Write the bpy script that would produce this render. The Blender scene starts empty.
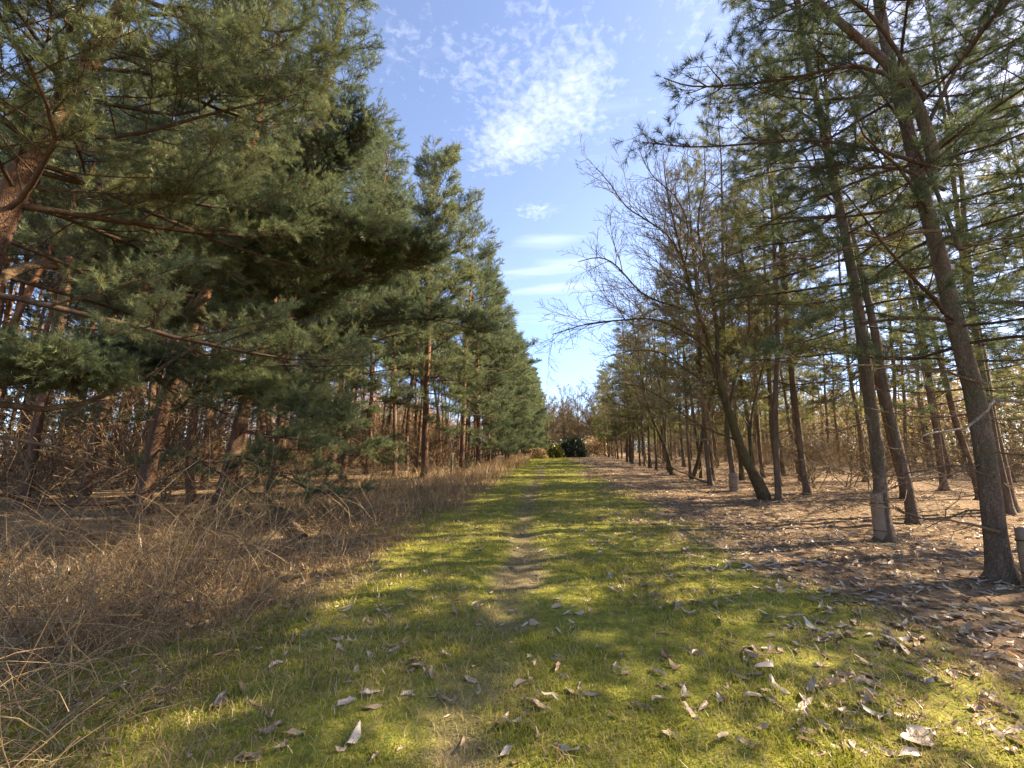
import bpy, math, random
import numpy as np
from mathutils import Vector, Matrix, Euler

D2R = math.radians
scene = bpy.context.scene
COL = scene.collection
F = 400.0                       # focal length in pixels at 1024 wide
PITCH = math.atan(64 / F)
YAW = D2R(5.1)
CAM = Vector((0, 0, 1.5))
ROT = Euler((math.pi / 2 + PITCH, 0, YAW), 'XYZ').to_matrix()
SUN_AZ = 79 - 5.1               # degrees clockwise from +Y
SUN_EL = 32.0


# ------------------------------------------------------------------ measuring
def at(px, py, depth):
    return CAM + ROT @ Vector(((px - 512) / F * depth, -(py - 384) / F * depth, -depth))


def ground(px, py, z=0.0):
    d = ROT @ Vector(((px - 512) / F, -(py - 384) / F, -1))
    t = (z - CAM.z) / d.z
    return CAM + d * t


# ------------------------------------------------------------------ noise
def _hash(ix, iy, seed):
    n = (ix.astype(np.int64) * 374761393 + iy.astype(np.int64) * 668265263 + seed * 974634777) & 0x7fffffff
    n = ((n ^ (n >> 13)) * 1274126177) & 0x7fffffff
    return ((n ^ (n >> 16)) & 0xffff) / 65535.0


def vnoise(x, y, seed=0):
    x = np.asarray(x, float); y = np.asarray(y, float)
    ix = np.floor(x); iy = np.floor(y)
    fx = x - ix; fy = y - iy
    fx = fx * fx * (3 - 2 * fx); fy = fy * fy * (3 - 2 * fy)
    a = _hash(ix, iy, seed); b = _hash(ix + 1, iy, seed)
    c = _hash(ix, iy + 1, seed); d = _hash(ix + 1, iy + 1, seed)
    return (a * (1 - fx) + b * fx) * (1 - fy) + (c * (1 - fx) + d * fx) * fy


def fbm(x, y, seed=0, o=3):
    s = 0; a = 1; t = 0
    for k in range(o):
        s = s + a * vnoise(np.asarray(x) * 2 ** k, np.asarray(y) * 2 ** k, seed + k * 17)
        t += a; a *= 0.5
    return s / t


def sstep(a, b, x):
    t = np.clip((np.asarray(x, float) - a) / (b - a), 0, 1)
    return t * t * (3 - 2 * t)


def zones(x, y):
    """green moss, worn track, leaf litter, bramble side: 0..1 each."""
    x = np.asarray(x, float); y = np.asarray(y, float)
    w = (fbm(x * .55, y * .35, 5) - .5)
    w2 = (fbm(x * 2.3, y * 1.6, 9) - .5)
    er = 2.25 + .02 * np.clip(y, 0, 90) - .045 * np.clip(y - 3, 0, 12) + .9 * sstep(3.2, 1.5, y)
    el = -2.25 - .01 * np.clip(y, 0, 90) - 1.5 * sstep(4.6, 2.0, y)
    r = sstep(er + 1.7, er - 1.3, x + w * 2.6 + w2 * 1.4)
    l = sstep(el - 1.1, el + .9, x + w * 1.8 + w2 * 1.0)
    xt = -.5 + .12 * np.sin(y * .35)
    tr = np.exp(-((x - xt + w2 * .3) / .3) ** 2) * (.55 + .6 * w + .35)
    tr = np.clip(tr, 0, 1) * sstep(60, 20, y) * (.62 + .38 * sstep(.35, .6, fbm(x * .8, y * .5, 15)))
    lit = sstep(er - 2.0, er + 1.4, x + w * 2.2 + w2 * 2.2)
    bra = 1 - l
    return r * l, tr, lit, bra


def height(x, y):
    x = np.asarray(x, float); y = np.asarray(y, float)
    h = .10 * (fbm(x * .22, y * .22, 31, 2) - .5)
    near = sstep(26, 12, np.hypot(x, y))
    h = h + near * (.055 * (fbm(x * 1.7, y * 1.7, 41, 2) - .5) + .035 * (fbm(x * 6, y * 6, 43, 2) - .5))
    g, tr, lit, bra = zones(x, y)
    h = h - .05 * tr * near + .02 * g * near * fbm(x * 11, y * 11, 47, 2)
    return h


def hz(x, y):
    return float(height(np.array([x]), np.array([y]))[0])


# ------------------------------------------------------------------ mesh builder
class MB:
    def __init__(self):
        self.v = []; self.t = []; self.m = []; self.s = []; self.n = 0

    def add(self, verts, tris, mat=0, smooth=False):
        verts = np.asarray(verts, np.float32).reshape(-1, 3)
        tris = np.asarray(tris, np.int32).reshape(-1, 3)
        self.v.append(verts); self.t.append(tris + self.n)
        if np.isscalar(mat):
            mat = np.full(len(tris), mat, np.int32)
        self.m.append(np.asarray(mat, np.int32)); self.s.append(np.full(len(tris), smooth, bool))
        self.n += len(verts)

    def tube(self, pts, rad, sides=5, mat=0, cap=True, smooth=True):
        P = np.asarray(pts, float); n = len(P)
        T = np.empty_like(P)
        T[1:-1] = P[2:] - P[:-2]; T[0] = P[1] - P[0]; T[-1] = P[-1] - P[-2]
        T /= (np.linalg.norm(T, axis=1, keepdims=True) + 1e-9)
        mt = T.mean(0)
        ref = np.array([1., 0, 0]) if abs(mt[0]) < .6 * np.linalg.norm(mt) + 1e-9 else np.array([0, .3, 1.])
        X = np.cross(T, ref); X /= (np.linalg.norm(X, axis=1, keepdims=True) + 1e-9)
        Y = np.cross(T, X)
        a = np.arange(sides) * 2 * math.pi / sides
        R = np.asarray(rad, float).reshape(n, -1)          # per ring or per ring and side
        ring = X[:, None, :] * np.cos(a)[None, :, None] + Y[:, None, :] * np.sin(a)[None, :, None]
        V = (P[:, None, :] + ring * R[:, :, None]).reshape(-1, 3)
        i = np.arange(n - 1)[:, None] * sides; j = np.arange(sides)[None, :]; k = (j + 1) % sides
        A = i + j; B = i + k; C = i + sides + k; E = i + sides + j
        tr = np.stack([np.stack([A, B, C], -1), np.stack([A, C, E], -1)], 2).reshape(-1, 3)
        if cap:
            V = np.vstack([V, P[-1:] + T[-1:] * float(np.mean(R[-1])) * .6])
            b = (n - 1) * sides
            tr = np.vstack([tr, np.stack([b + j[0], b + k[0], np.full(sides, n * sides)], -1)])
        self.add(V, tr, mat, smooth)

    def mesh(self, name, mats):
        me = bpy.data.meshes.new(name)
        V = np.concatenate(self.v); T = np.concatenate(self.t)
        nt = len(T)
        me.vertices.add(len(V)); me.vertices.foreach_set('co', V.ravel())
        me.loops.add(nt * 3); me.loops.foreach_set('vertex_index', T.ravel())
        me.polygons.add(nt)
        me.polygons.foreach_set('loop_start', np.arange(nt, dtype=np.int32) * 3)
        for m in mats:
            me.materials.append(m)
        me.polygons.foreach_set('material_index', np.concatenate(self.m))
        me.polygons.foreach_set('use_smooth', np.concatenate(self.s))
        me.update(calc_edges=True)
        return me


def obj(name, me, parent=None):
    o = bpy.data.objects.new(name, me); COL.objects.link(o)
    if parent:
        o.parent = parent
    return o


def tag(o, label, cat, group=None, kind=None):
    if label: o['label'] = label
    if cat: o['category'] = cat
    if group: o['group'] = group
    if kind: o['kind'] = kind
    return o


def thing(name, label, cat, loc, rotz=0, group=None, tilt=(0, 0), scale=1):
    o = bpy.data.objects.new(name, None); COL.objects.link(o)
    o.empty_display_size = .2
    o.location = loc; o.rotation_euler = (tilt[0], tilt[1], rotz)
    o.scale = (scale,) * 3
    return tag(o, label, cat, group)


# ------------------------------------------------------------------ materials
def newmat(name):
    m = bpy.data.materials.new(name); m.use_nodes = True
    nt = m.node_tree; nt.nodes.clear()
    return m, nt


def nd(nt, typ, ins=None, **kw):
    n = nt.nodes.new(typ)
    for k, v in kw.items():
        setattr(n, k, v)
    for k, v in (ins or {}).items():
        if isinstance(v, tuple) and len(v) == 2 and hasattr(v[0], 'outputs'):
            nt.links.new(v[0].outputs[v[1]], n.inputs[k])
        else:
            n.inputs[k].default_value = v
    return n


def ramp(nt, src, stops):
    n = nt.nodes.new('ShaderNodeValToRGB')
    nt.links.new(src[0].outputs[src[1]], n.inputs[0])
    e = n.color_ramp.elements
    while len(e) < len(stops):
        e.new(.5)
    for el, (p, c) in zip(e, stops):
        el.position = p; el.color = (*c, 1)
    return n


def mixc(nt, fac, a, b):
    n = nt.nodes.new('ShaderNodeMix'); n.data_type = 'RGBA'
    for idx, v in ((0, fac), (6, a), (7, b)):
        if isinstance(v, tuple) and hasattr(v[0], 'outputs'):
            nt.links.new(v[0].outputs[v[1]], n.inputs[idx])
        elif idx == 0:
            n.inputs[0].default_value = v
        else:
            n.inputs[idx].default_value = (*v, 1)
    return n


def foliage_mat(name, stops, trans=.35, nscale=.9, gloss=.06, rnd=.5, oiw=.14):
    m, nt = newmat(name)
    geo = nd(nt, 'ShaderNodeNewGeometry'); tc = nd(nt, 'ShaderNodeTexCoord')
    oi = nd(nt, 'ShaderNodeObjectInfo')
    no = nd(nt, 'ShaderNodeTexNoise', {'Vector': (tc, 'Object'), 'Scale': nscale, 'Detail': 3.0})
    a = nd(nt, 'ShaderNodeMath', {0: (geo, 'Random Per Island'), 1: rnd}, operation='MULTIPLY')
    b = nd(nt, 'ShaderNodeMath', {0: (no, 'Fac'), 1: 1.0 - rnd * .5}, operation='MULTIPLY')
    c = nd(nt, 'ShaderNodeMath', {0: (a, 0), 1: (b, 0)}, operation='ADD')
    d = nd(nt, 'ShaderNodeMath', {0: (oi, 'Random'), 1: oiw, 2: -oiw * .85}, operation='MULTIPLY_ADD')
    e = nd(nt, 'ShaderNodeMath', {0: (c, 0), 1: (d, 0)}, operation='ADD')
    r = ramp(nt, (e, 0), stops)
    df = nd(nt, 'ShaderNodeBsdfDiffuse', {'Color': (r, 'Color')})
    tl = nd(nt, 'ShaderNodeBsdfTranslucent', {'Color': (r, 'Color')})
    mx = nd(nt, 'ShaderNodeMixShader', {0: trans, 1: (df, 0), 2: (tl, 0)})
    gl = nd(nt, 'ShaderNodeBsdfGlossy', {'Roughness': .42, 'Color': (1, 1, 1, 1)})
    mx2 = nd(nt, 'ShaderNodeMixShader', {0: gloss, 1: (mx, 0), 2: (gl, 0)})
    nd(nt, 'ShaderNodeOutputMaterial', {'Surface': (mx2, 0)})
    return m


def bark_mat(name, low, low2, high=None, z0=3.5, z1=7.5, scale=9, green=None, bump=.6):
    m, nt = newmat(name)
    tc = nd(nt, 'ShaderNodeTexCoord')
    mp = nd(nt, 'ShaderNodeMapping', {'Vector': (tc, 'Object'), 'Scale': (1, 1, .22)})
    n1 = nd(nt, 'ShaderNodeTexNoise', {'Vector': (mp, 0), 'Scale': scale, 'Detail': 6.0, 'Roughness': .65})
    dn = nd(nt, 'ShaderNodeTexNoise', {'Vector': (tc, 'Object'), 'Scale': 14.0, 'Detail': 3.0})
    dm = nd(nt, 'ShaderNodeVectorMath', {0: (dn, 'Color'), 1: (.16, .16, .16)}, operation='MULTIPLY')
    da = nd(nt, 'ShaderNodeVectorMath', {0: (mp, 0), 1: (dm, 0)}, operation='ADD')
    vo = nd(nt, 'ShaderNodeTexVoronoi', {'Vector': (da, 0), 'Scale': scale * 3.2}, feature='DISTANCE_TO_EDGE')
    n2 = nd(nt, 'ShaderNodeTexNoise', {'Vector': (tc, 'Object'), 'Scale': 1.7, 'Detail': 4.0})
    r1 = ramp(nt, (n1, 'Fac'), [(.3, tuple(c * .55 for c in low)), (.55, low), (.75, low2)])
    col = (r1, 'Color')
    if high is not None:
        r2 = ramp(nt, (n1, 'Fac'), [(.3, tuple(c * .6 for c in high)), (.6, high), (.8, tuple(min(1, c * 1.35) for c in high))])
        sp = nd(nt, 'ShaderNodeSeparateXYZ', {0: (tc, 'Object')})
        zz = nd(nt, 'ShaderNodeMath', {0: (n2, 'Fac'), 1: 3.0, 2: -1.5}, operation='MULTIPLY_ADD')
        za = nd(nt, 'ShaderNodeMath', {0: (sp, 2), 1: (zz, 0)}, operation='ADD')
        mr = nd(nt, 'ShaderNodeMapRange', {'Value': (za, 0), 'From Min': z0, 'From Max': z1})
        col = (mixc(nt, (mr, 0), col, (r2, 'Color')), 2)
    if green is not None:
        r3 = ramp(nt, (n2, 'Fac'), [(.46, (0, 0, 0)), (.62, (1, 1, 1))])
        mg = nd(nt, 'ShaderNodeMath', {0: (r3, 0), 1: .6}, operation='MULTIPLY')
        col = (mixc(nt, (mg, 0), col, green), 2)
    bp = nd(nt, 'ShaderNodeMath', {0: (vo, 'Distance'), 1: (n1, 'Fac')}, operation='ADD')
    ck = nd(nt, 'ShaderNodeMapRange', {'Value': (vo, 'Distance'), 'From Min': .02, 'From Max': .2, 'To Min': .68, 'To Max': 1.0})
    mk = nt.nodes.new('ShaderNodeMix'); mk.data_type = 'RGBA'; mk.blend_type = 'MULTIPLY'; mk.inputs[0].default_value = 1
    nt.links.new(col[0].outputs[col[1]], mk.inputs[6]); nt.links.new(ck.outputs[0], mk.inputs[7]); col = (mk, 2)
    bu = nd(nt, 'ShaderNodeBump', {'Height': (bp, 0), 'Strength': min(1, bump * 1.6), 'Distance': .05})
    bs = nd(nt, 'ShaderNodeBsdfPrincipled', {'Base Color': col, 'Roughness': .9, 'Normal': (bu, 0)})
    bs.inputs['Specular IOR Level'].default_value = .15
    nd(nt, 'ShaderNodeOutputMaterial', {'Surface': (bs, 0)})
    return m


M = {}
M['needle_left'] = foliage_mat('scots_pine_needles', [(.26, (.036, .066, .042)), (.5, (.105, .150, .075)), (.68, (.215, .245, .095)), (.95, (.27, .245, .09))], .40, 1.8, .02)
M['needle_right'] = foliage_mat('long_pine_needles', [(.25, (.034, .058, .032)), (.52, (.080, .115, .048)), (.78, (.150, .165, .055)), (.98, (.20, .14, .06))], .45, 1.5, .02)
M['needle_olive'] = foliage_mat('olive_pine_needles', [(.2, (.065, .080, .028)), (.55, (.135, .148, .048)), (.85, (.24, .215, .068)), (.98, (.27, .19, .07))], .58, 1.2, .02)
M['bark_left'] = bark_mat('scots_pine_bark', (.22, .130, .080), (.36, .245, .16), (.34, .155, .070), 4.0, 8.5)
M['bark_right'] = bark_mat('grey_pine_bark', (.25, .175, .118), (.38, .295, .21), None, green=(.15, .14, .07))
M['bark_bare'] = bark_mat('bare_tree_bark', (.17, .128, .072), (.30, .24, .14), None, green=(.16, .165, .055), scale=12)
M['twig'] = bark_mat('pine_twig_bark', (.10, .065, .042), (.175, .118, .073), bump=.2)
M['dead'] = bark_mat('dead_branch_bark', (.23, .150, .082), (.37, .275, .17), bump=.3)
M['pale_dead'] = bark_mat('bleached_dead_wood', (.32, .25, .17), (.50, .42, .31), bump=.3)
M['grey_twig'] = bark_mat('bare_twig_bark', (.28, .21, .115), (.43, .335, .195), bump=.2)
M['grass'] = foliage_mat('moss_grass_blades', [(.15, (.105, .130, .018)), (.38, (.235, .245, .030)), (.60, (.375, .355, .055)), (.84, (.46, .37, .14))], .4, 2.4, .02, .34)
M['herb'] = foliage_mat('small_green_herbs', [(.2, (.05, .12, .015)), (.6, (.10, .21, .03)), (.9, (.18, .27, .05))], .4, 1.2, .05)
M['straw'] = foliage_mat('dry_straw', [(.15, (.155, .092, .042)), (.45, (.29, .185, .085)), (.7, (.43, .31, .15)), (.95, (.56, .44, .25))], .35, .8, .03)
M['bracken'] = foliage_mat('dead_bracken', [(.15, (.085, .042, .020)), (.5, (.19, .095, .045)), (.9, (.32, .19, .09))], .2, .8, .02)
M['leaf_litter'] = foliage_mat('dead_leaf_litter', [(.12, (.17, .105, .060)), (.42, (.31, .212, .125)), (.7, (.44, .325, .21)), (.95, (.56, .46, .34))], .15, .6, .04, .75)
M['pale_leaf'] = foliage_mat('pale_dead_leaf', [(.02, (.20, .115, .055)), (.25, (.34, .235, .14)), (.5, (.47, .37, .265)), (.8, (.60, .51, .41))], .15, 9, .04, .2, .55)
M['orange_leaf'] = foliage_mat('orange_dead_leaf', [(.2, (.36, .16, .05)), (.8, (.52, .27, .10))], .25, 8, .05)
M['gorse'] = foliage_mat('gorse_green', [(.2, (.05, .075, .018)), (.7, (.10, .13, .03))], .3, .8)
M['gorse_flower'] = foliage_mat('gorse_yellow', [(.2, (.50, .36, .02)), (.8, (.70, .52, .03))], .3, 2)
M['holly'] = foliage_mat('dark_evergreen_leaves', [(.2, (.018, .034, .014)), (.8, (.045, .070, .026))], .2, .8)


def guard_mat():
    m, nt = newmat('weathered_guard_plastic')
    tc = nd(nt, 'ShaderNodeTexCoord')
    no = nd(nt, 'ShaderNodeTexNoise', {'Vector': (tc, 'Object'), 'Scale': 6.0, 'Detail': 5.0})
    mp = nd(nt, 'ShaderNodeMapping', {'Vector': (tc, 'Object'), 'Scale': (14, 14, 1.2)})
    st = nd(nt, 'ShaderNodeTexNoise', {'Vector': (mp, 0), 'Scale': 4.0, 'Detail': 3.0})
    r = ramp(nt, (no, 'Fac'), [(.3, (.20, .135, .085)), (.55, (.32, .235, .155)), (.75, (.43, .335, .24))])
    mx = mixc(nt, (st, 'Fac'), (r, 'Color'), (.24, .165, .11))
    bu = nd(nt, 'ShaderNodeBump', {'Height': (st, 'Fac'), 'Strength': .5, 'Distance': .01})
    bs = nd(nt, 'ShaderNodeBsdfPrincipled', {'Base Color': (mx, 2), 'Roughness': .7, 'Normal': (bu, 0)})
    nd(nt, 'ShaderNodeOutputMaterial', {'Surface': (bs, 0)})
    return m


M['guard'] = guard_mat()


def ground_mat():
    m, nt = newmat('forest_floor')
    at_ = nd(nt, 'ShaderNodeVertexColor', layer_name='zone')
    tc = nd(nt, 'ShaderNodeTexCoord')
    sp = nd(nt, 'ShaderNodeSeparateColor', {0: (at_, 'Color')})
    nA = nd(nt, 'ShaderNodeTexNoise', {'Vector': (tc, 'Object'), 'Scale': 1.3, 'Detail': 7.0, 'Roughness': .6})
    nB = nd(nt, 'ShaderNodeTexNoise', {'Vector': (tc, 'Object'), 'Scale': 9.0, 'Detail': 6.0, 'Roughness': .7})
    nC = nd(nt, 'ShaderNodeTexNoise', {'Vector': (tc, 'Object'), 'Scale': 45.0, 'Detail': 4.0, 'Roughness': .7})
    vo = nd(nt, 'ShaderNodeTexVoronoi', {'Vector': (tc, 'Object'), 'Scale': 16.0, 'Randomness': 1.0})
    vs = nd(nt, 'ShaderNodeSeparateColor', {0: (vo, 'Color')})
    green = ramp(nt, (nB, 'Fac'), [(.28, (.095, .105, .018)), (.48, (.20, .20, .032)), (.66, (.32, .285, .055)), (.85, (.36, .27, .11))])
    litter = ramp(nt, (vs, 0), [(0, (.105, .064, .032)), (.45, (.21, .138, .070)), (.8, (.335, .235, .13)), (1, (.44, .35, .22))])
    needle = ramp(nt, (nC, 'Fac'), [(.3, (.11, .068, .040)), (.55, (.22, .142, .085)), (.75, (.33, .235, .145))])
    lmix = ramp(nt, (nA, 'Fac'), [(.42, (0, 0, 0)), (.6, (1, 1, 1))])
    lit2 = mixc(nt, (lmix, 0), (needle, 0), (litter, 0))
    straw = ramp(nt, (nB, 'Fac'), [(.3, (.115, .072, .038)), (.5, (.21, .142, .075)), (.7, (.30, .215, .12))])
    c1 = mixc(nt, (sp, 2), (straw, 0), (lit2, 2))
    gm = nd(nt, 'ShaderNodeMath', {0: (nB, 'Fac'), 1: .9, 2: -.45}, operation='MULTIPLY_ADD')
    ga = nd(nt, 'ShaderNodeMath', {0: (sp, 0), 1: (gm, 0)}, operation='ADD')
    gr = nd(nt, 'ShaderNodeMapRange', {'Value': (ga, 0), 'From Min': .3, 'From Max': .65})
    c2 = mixc(nt, (gr, 0), (c1, 2), (green, 0))
    soil = ramp(nt, (nC, 'Fac'), [(.3, (.15, .115, .060)), (.6, (.24, .19, .095)), (.8, (.32, .26, .125))])
    tm = nd(nt, 'ShaderNodeMath', {0: (nA, 'Fac'), 1: 1.2, 2: -.6}, operation='MULTIPLY_ADD')
    ta = nd(nt, 'ShaderNodeMath', {0: (sp, 1), 1: (tm, 0)}, operation='ADD')
    tr = nd(nt, 'ShaderNodeMapRange', {'Value': (ta, 0), 'From Min': .18, 'From Max': .72})
    c3 = mixc(nt, (tr, 0), (c2, 2), (soil, 0))
    hh = nd(nt, 'ShaderNodeMath', {0: (nC, 'Fac'), 1: (nB, 'Fac')}, operation='ADD')
    bu = nd(nt, 'ShaderNodeBump', {'Height': (hh, 0), 'Strength': .8, 'Distance': .04})
    bs = nd(nt, 'ShaderNodeBsdfPrincipled', {'Base Color': (c3, 2), 'Roughness': .95, 'Normal': (bu, 0)})
    bs.inputs['Specular IOR Level'].default_value = .1
    nd(nt, 'ShaderNodeOutputMaterial', {'Surface': (bs, 0)})
    return m


# ------------------------------------------------------------------ ground
def axis_vals(lo, hi, step, far, grow=1.12):
    a = list(np.arange(lo, hi + 1e-6, step))
    s = step; v = hi
    while v < far:
        s *= grow; v += s; a.append(v)
    s = step; v = lo; b = []
    while v > -far:
        s *= grow; v -= s; b.append(v)
    return np.array(b[::-1] + a)


gx = axis_vals(-9, 9, .07, 900); gy = axis_vals(-.5, 13, .07, 900)
GX, GY = np.meshgrid(gx, gy)
GZ = height(GX, GY)
V = np.stack([GX, GY, GZ], -1).reshape(-1, 3)
nx, ny = len(gx), len(gy)
ii = (np.arange(ny - 1)[:, None] * nx + np.arange(nx - 1)[None, :])
T = np.stack([np.stack([ii, ii + 1, ii + nx + 1], -1), np.stack([ii, ii + nx + 1, ii + nx], -1)], 2).reshape(-1, 3)
mb = MB(); mb.add(V, T, 0, True)
me = mb.mesh('ground', [ground_mat()])
g_, t_, l_, b_ = zones(V[:, 0], V[:, 1])
ca = me.color_attributes.new('zone', 'FLOAT_COLOR', 'POINT')
ca.data.foreach_set('color', np.stack([g_, t_, l_, np.ones_like(g_)], -1).astype(np.float32).ravel())
o = obj('ground', me); o['kind'] = 'structure'

# ------------------------------------------------------------------ scattered blades and leaves
RS = np.random.default_rng(7)


def blades(mb, x, y, h, w, lean, mat=0, z=None, seg=2):
    """curved grass blades, one island each"""
    n = len(x)
    if z is None:
        z = height(x, y) - .004
    az = RS.uniform(0, 2 * math.pi, n)
    dx, dy = np.cos(az), np.sin(az)
    sa = RS.uniform(0, 2 * math.pi, n)
    sx, sy = np.cos(sa), np.sin(sa)
    lv = lean * h
    pts = []
    for k, (f, ww) in enumerate(((0, 1.), (.5, .8))):
        off = lv * f * f
        zz = z + h * f * np.sqrt(np.clip(1 - (lean * f) ** 2 * .5, .2, 1))
        cx, cy = x + dx * off, y + dy * off
        pts.append(np.stack([cx - sx * w * ww / 2, cy - sy * w * ww / 2, zz], -1))
        pts.append(np.stack([cx + sx * w * ww / 2, cy + sy * w * ww / 2, zz], -1))
    pts.append(np.stack([x + dx * lv, y + dy * lv, z + h * np.sqrt(np.clip(1 - lean ** 2 * .5, .1, 1))], -1))
    Vv = np.stack(pts, 1).reshape(-1, 3)
    base = np.arange(n)[:, None, None] * 5
    t = np.array([[0, 1, 3], [0, 3, 2], [2, 3, 4]])[None]
    mb.add(Vv, (base + t).reshape(-1, 3), mat)


def leaves(mb, x, y, size, z=None, mat=0, flat=.5):
    """dead leaves: folded and curled lens shapes (8 faces)"""
    n = len(x)
    if z is None:
        z = height(x, y)
    L = size; W = size * RS.uniform(.24, .46, n)
    f = np.array([-.5, -.18, .2, .5]); wv = np.array([0.05, .8, .9, 0.02])
    curl = RS.uniform(-.1, 1.3, n) * flat; fold = RS.uniform(-.1, .9, n)
    tw = RS.uniform(-.7, .7, n)
    P = []
    for k in range(4):
        zc = curl * L * (f[k] ** 2) * 1.6 + tw * 0
        for s in (-1, 0, 1):
            xx = L * f[k]
            yy = s * W * .5 * wv[k] * np.cos(fold * .9)
            zz = zc + abs(s) * W * .5 * wv[k] * np.sin(fold * .9) + s * tw * f[k] * W * .6
            P.append(np.stack([xx + 0 * yy, yy, zz], -1))
    P = np.stack(P, 1)
    P = P + RS.normal(0, .045, P.shape) * L[:, None, None]
    az = RS.uniform(0, 2 * math.pi, n); tx = RS.normal(0, .16, n) * flat * 2; ty = RS.normal(0, .16, n) * flat * 2
    c, s = np.cos(az)[:, None], np.sin(az)[:, None]
    X, Y, Z = P[..., 0], P[..., 1], P[..., 2]
    Z2 = Z + X * np.sin(tx)[:, None] + Y * np.sin(ty)[:, None]
    Z2 = Z2 - Z2.min(1, keepdims=True)
    Vv = np.stack([x[:, None] + X * c - Y * s, y[:, None] + X * s + Y * c, z[:, None] + Z2 + .003], -1).reshape(-1, 3)
    q = []
    for k in range(3):
        for s_ in range(2):
            a = k * 3 + s_
            q += [[a, a + 3, a + 4], [a, a + 4, a + 1]]
    q = np.array(q)[None]
    mb.add(Vv, (np.arange(n)[:, None, None] * 12 + q).reshape(-1, 3), mat, True)


def polar(n, d0, d1, half=56, power=1.0):
    """points in the camera's view wedge, density ~ 1/d**power"""
    u = RS.uniform(0, 1, n)
    e = 2 - power
    if abs(e) < 1e-3:
        d = d0 * (d1 / d0) ** u
    else:
        d = (d0 ** e + u * (d1 ** e - d0 ** e)) ** (1 / e)
    a = np.radians(RS.uniform(-half, half, n)) - YAW
    d = d / np.maximum(np.cos(a + YAW), .5)
    return d * np.sin(a), d * np.cos(a), d


# moss and short grass of the ride
mb = MB()
x, y, d = polar(520000, 1.35, 60, 56, 1.75)
g, tr, lit, bra = zones(x, y)
p = g * (1 - .85 * tr) * (.12 + 1.25 * sstep(.28, .68, fbm(x * 1.6, y * 1.6, 71))) + .10 * bra * sstep(-6, -2, x)
k = RS.uniform(0, 1, len(x)) < p
x, y, d = x[k], y[k], d[k]
cl = fbm(x * 3.2, y * 3.2, 73)
h = (.012 + .055 * cl ** 2.4 + RS.exponential(.007, len(x))) * (1 + d * .016)
blades(mb, x, y, h, (.0026 + .0012 * d) * RS.uniform(.6, 1.2, len(x)), RS.uniform(.2, 1.0, len(x)))
# rank dry tufts within the grass
x, y, d = polar(90000, 1.35, 26, 56, 1.7)
g, tr, lit, bra = zones(x, y)
k = RS.uniform(0, 1, len(x)) < g * (.22 + .9 * sstep(.42, .62, fbm(x * .9, y * .9, 79))) + .35 * lit * g
x, y, d = x[k], y[k], d[k]
blades(mb, x, y, RS.uniform(.03, .11, len(x)), .0022 + .0008 * d, RS.uniform(.6, 1.5, len(x)), 1)
o = obj('grass', mb.mesh('grass', [M['grass'], M['straw']]))
tag(o, 'short yellow-green moss and grass covering the ride between the woods', 'grass', kind='stuff')

# leaf litter on the sunny side
mb = MB()
x, y, d = polar(90000, 2.2, 70, 56, 1.25)
g, tr, lit, bra = zones(x, y)
k = RS.uniform(0, 1, len(x)) < lit * (.25 + .9 * fbm(x * .8, y * .8, 83)) + .035 * g
x, y, d = x[k], y[k], d[k]
leaves(mb, x, y, RS.uniform(.05, .13, len(x)) * (1 + .012 * d))
x, y, d = polar(9000, 1.6, 40, 56, 1.2)
g, tr, lit, bra = zones(x, y)
k = RS.uniform(0, 1, len(x)) < bra * .7
x, y, d = x[k], y[k], d[k]
leaves(mb, x, y, RS.uniform(.04, .10, len(x)) * (1 + .012 * d))
o = obj('leaf_litter', mb.mesh('leaf_litter', [M['leaf_litter']]))
tag(o, 'brown dead leaf litter carpeting the floor under the thin pines', 'leaf litter', kind='stuff')

# bramble, bracken and dry grass on the shady side
mb = MB()
x, y, d = polar(150000, 1.45, 45, 56, 1.55)
g, tr, lit, bra = zones(x, y)
edge = sstep(-9.5, -5.5, x)
tall = fbm(x * .7, y * .7, 91)
k = RS.uniform(0, 1, len(x)) < bra * edge * (.25 + .95 * tall) * (1 - .35 * sstep(-5, -7, x))
x, y, d, tall = x[k], y[k], d[k], tall[k]
dist_in = np.clip(-2.3 - x, 0, 3)
h = RS.uniform(.05, .22, len(x)) * (.6 + .75 * dist_in * sstep(.3, .7, tall)) * (1 + .02 * d)
blades(mb, x, y, h, (.003 + .0011 * d) * RS.uniform(.6, 1.3, len(x)), RS.uniform(.5, 1.5, len(x)), 0)
# tall dry stalks far along the edge
x = RS.uniform(-5.2, -1.9, 9000); y = RS.uniform(8, 70, 9000)
k = RS.uniform(0, 1, len(x)) < sstep(.35, .6, fbm(x * .6, y * .4, 95)) * sstep(-5.3, -3.5, x) * sstep(-1.9, -2.8, x)
x, y = x[k], y[k]; d = y
blades(mb, x, y, RS.uniform(.35, .95, len(x)), (.004 + .0007 * d), RS.uniform(.1, .7, len(x)), 0)
# bracken fragments
x, y, d = polar(24000, 1.8, 30, 56, 1.4)
g, tr, lit, bra = zones(x, y)
k = RS.uniform(0, 1, len(x)) < bra * sstep(-9, -3.2, x) * sstep(.3, .62, fbm(x * .8, y * .8, 97)) * sstep(-2.4, -3.4, x)
x, y, d = x[k], y[k], d[k]
z = height(x, y) + RS.uniform(.0, .34, len(x)) ** 1.3 * np.clip(-2.4 - x, 0, 1.6) / 1.6
leaves(mb, x, y, RS.uniform(.03, .09, len(x)) * (1 + .02 * d), z, 1, .9)
# arching bramble canes
rnd = random.Random(11)


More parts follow.
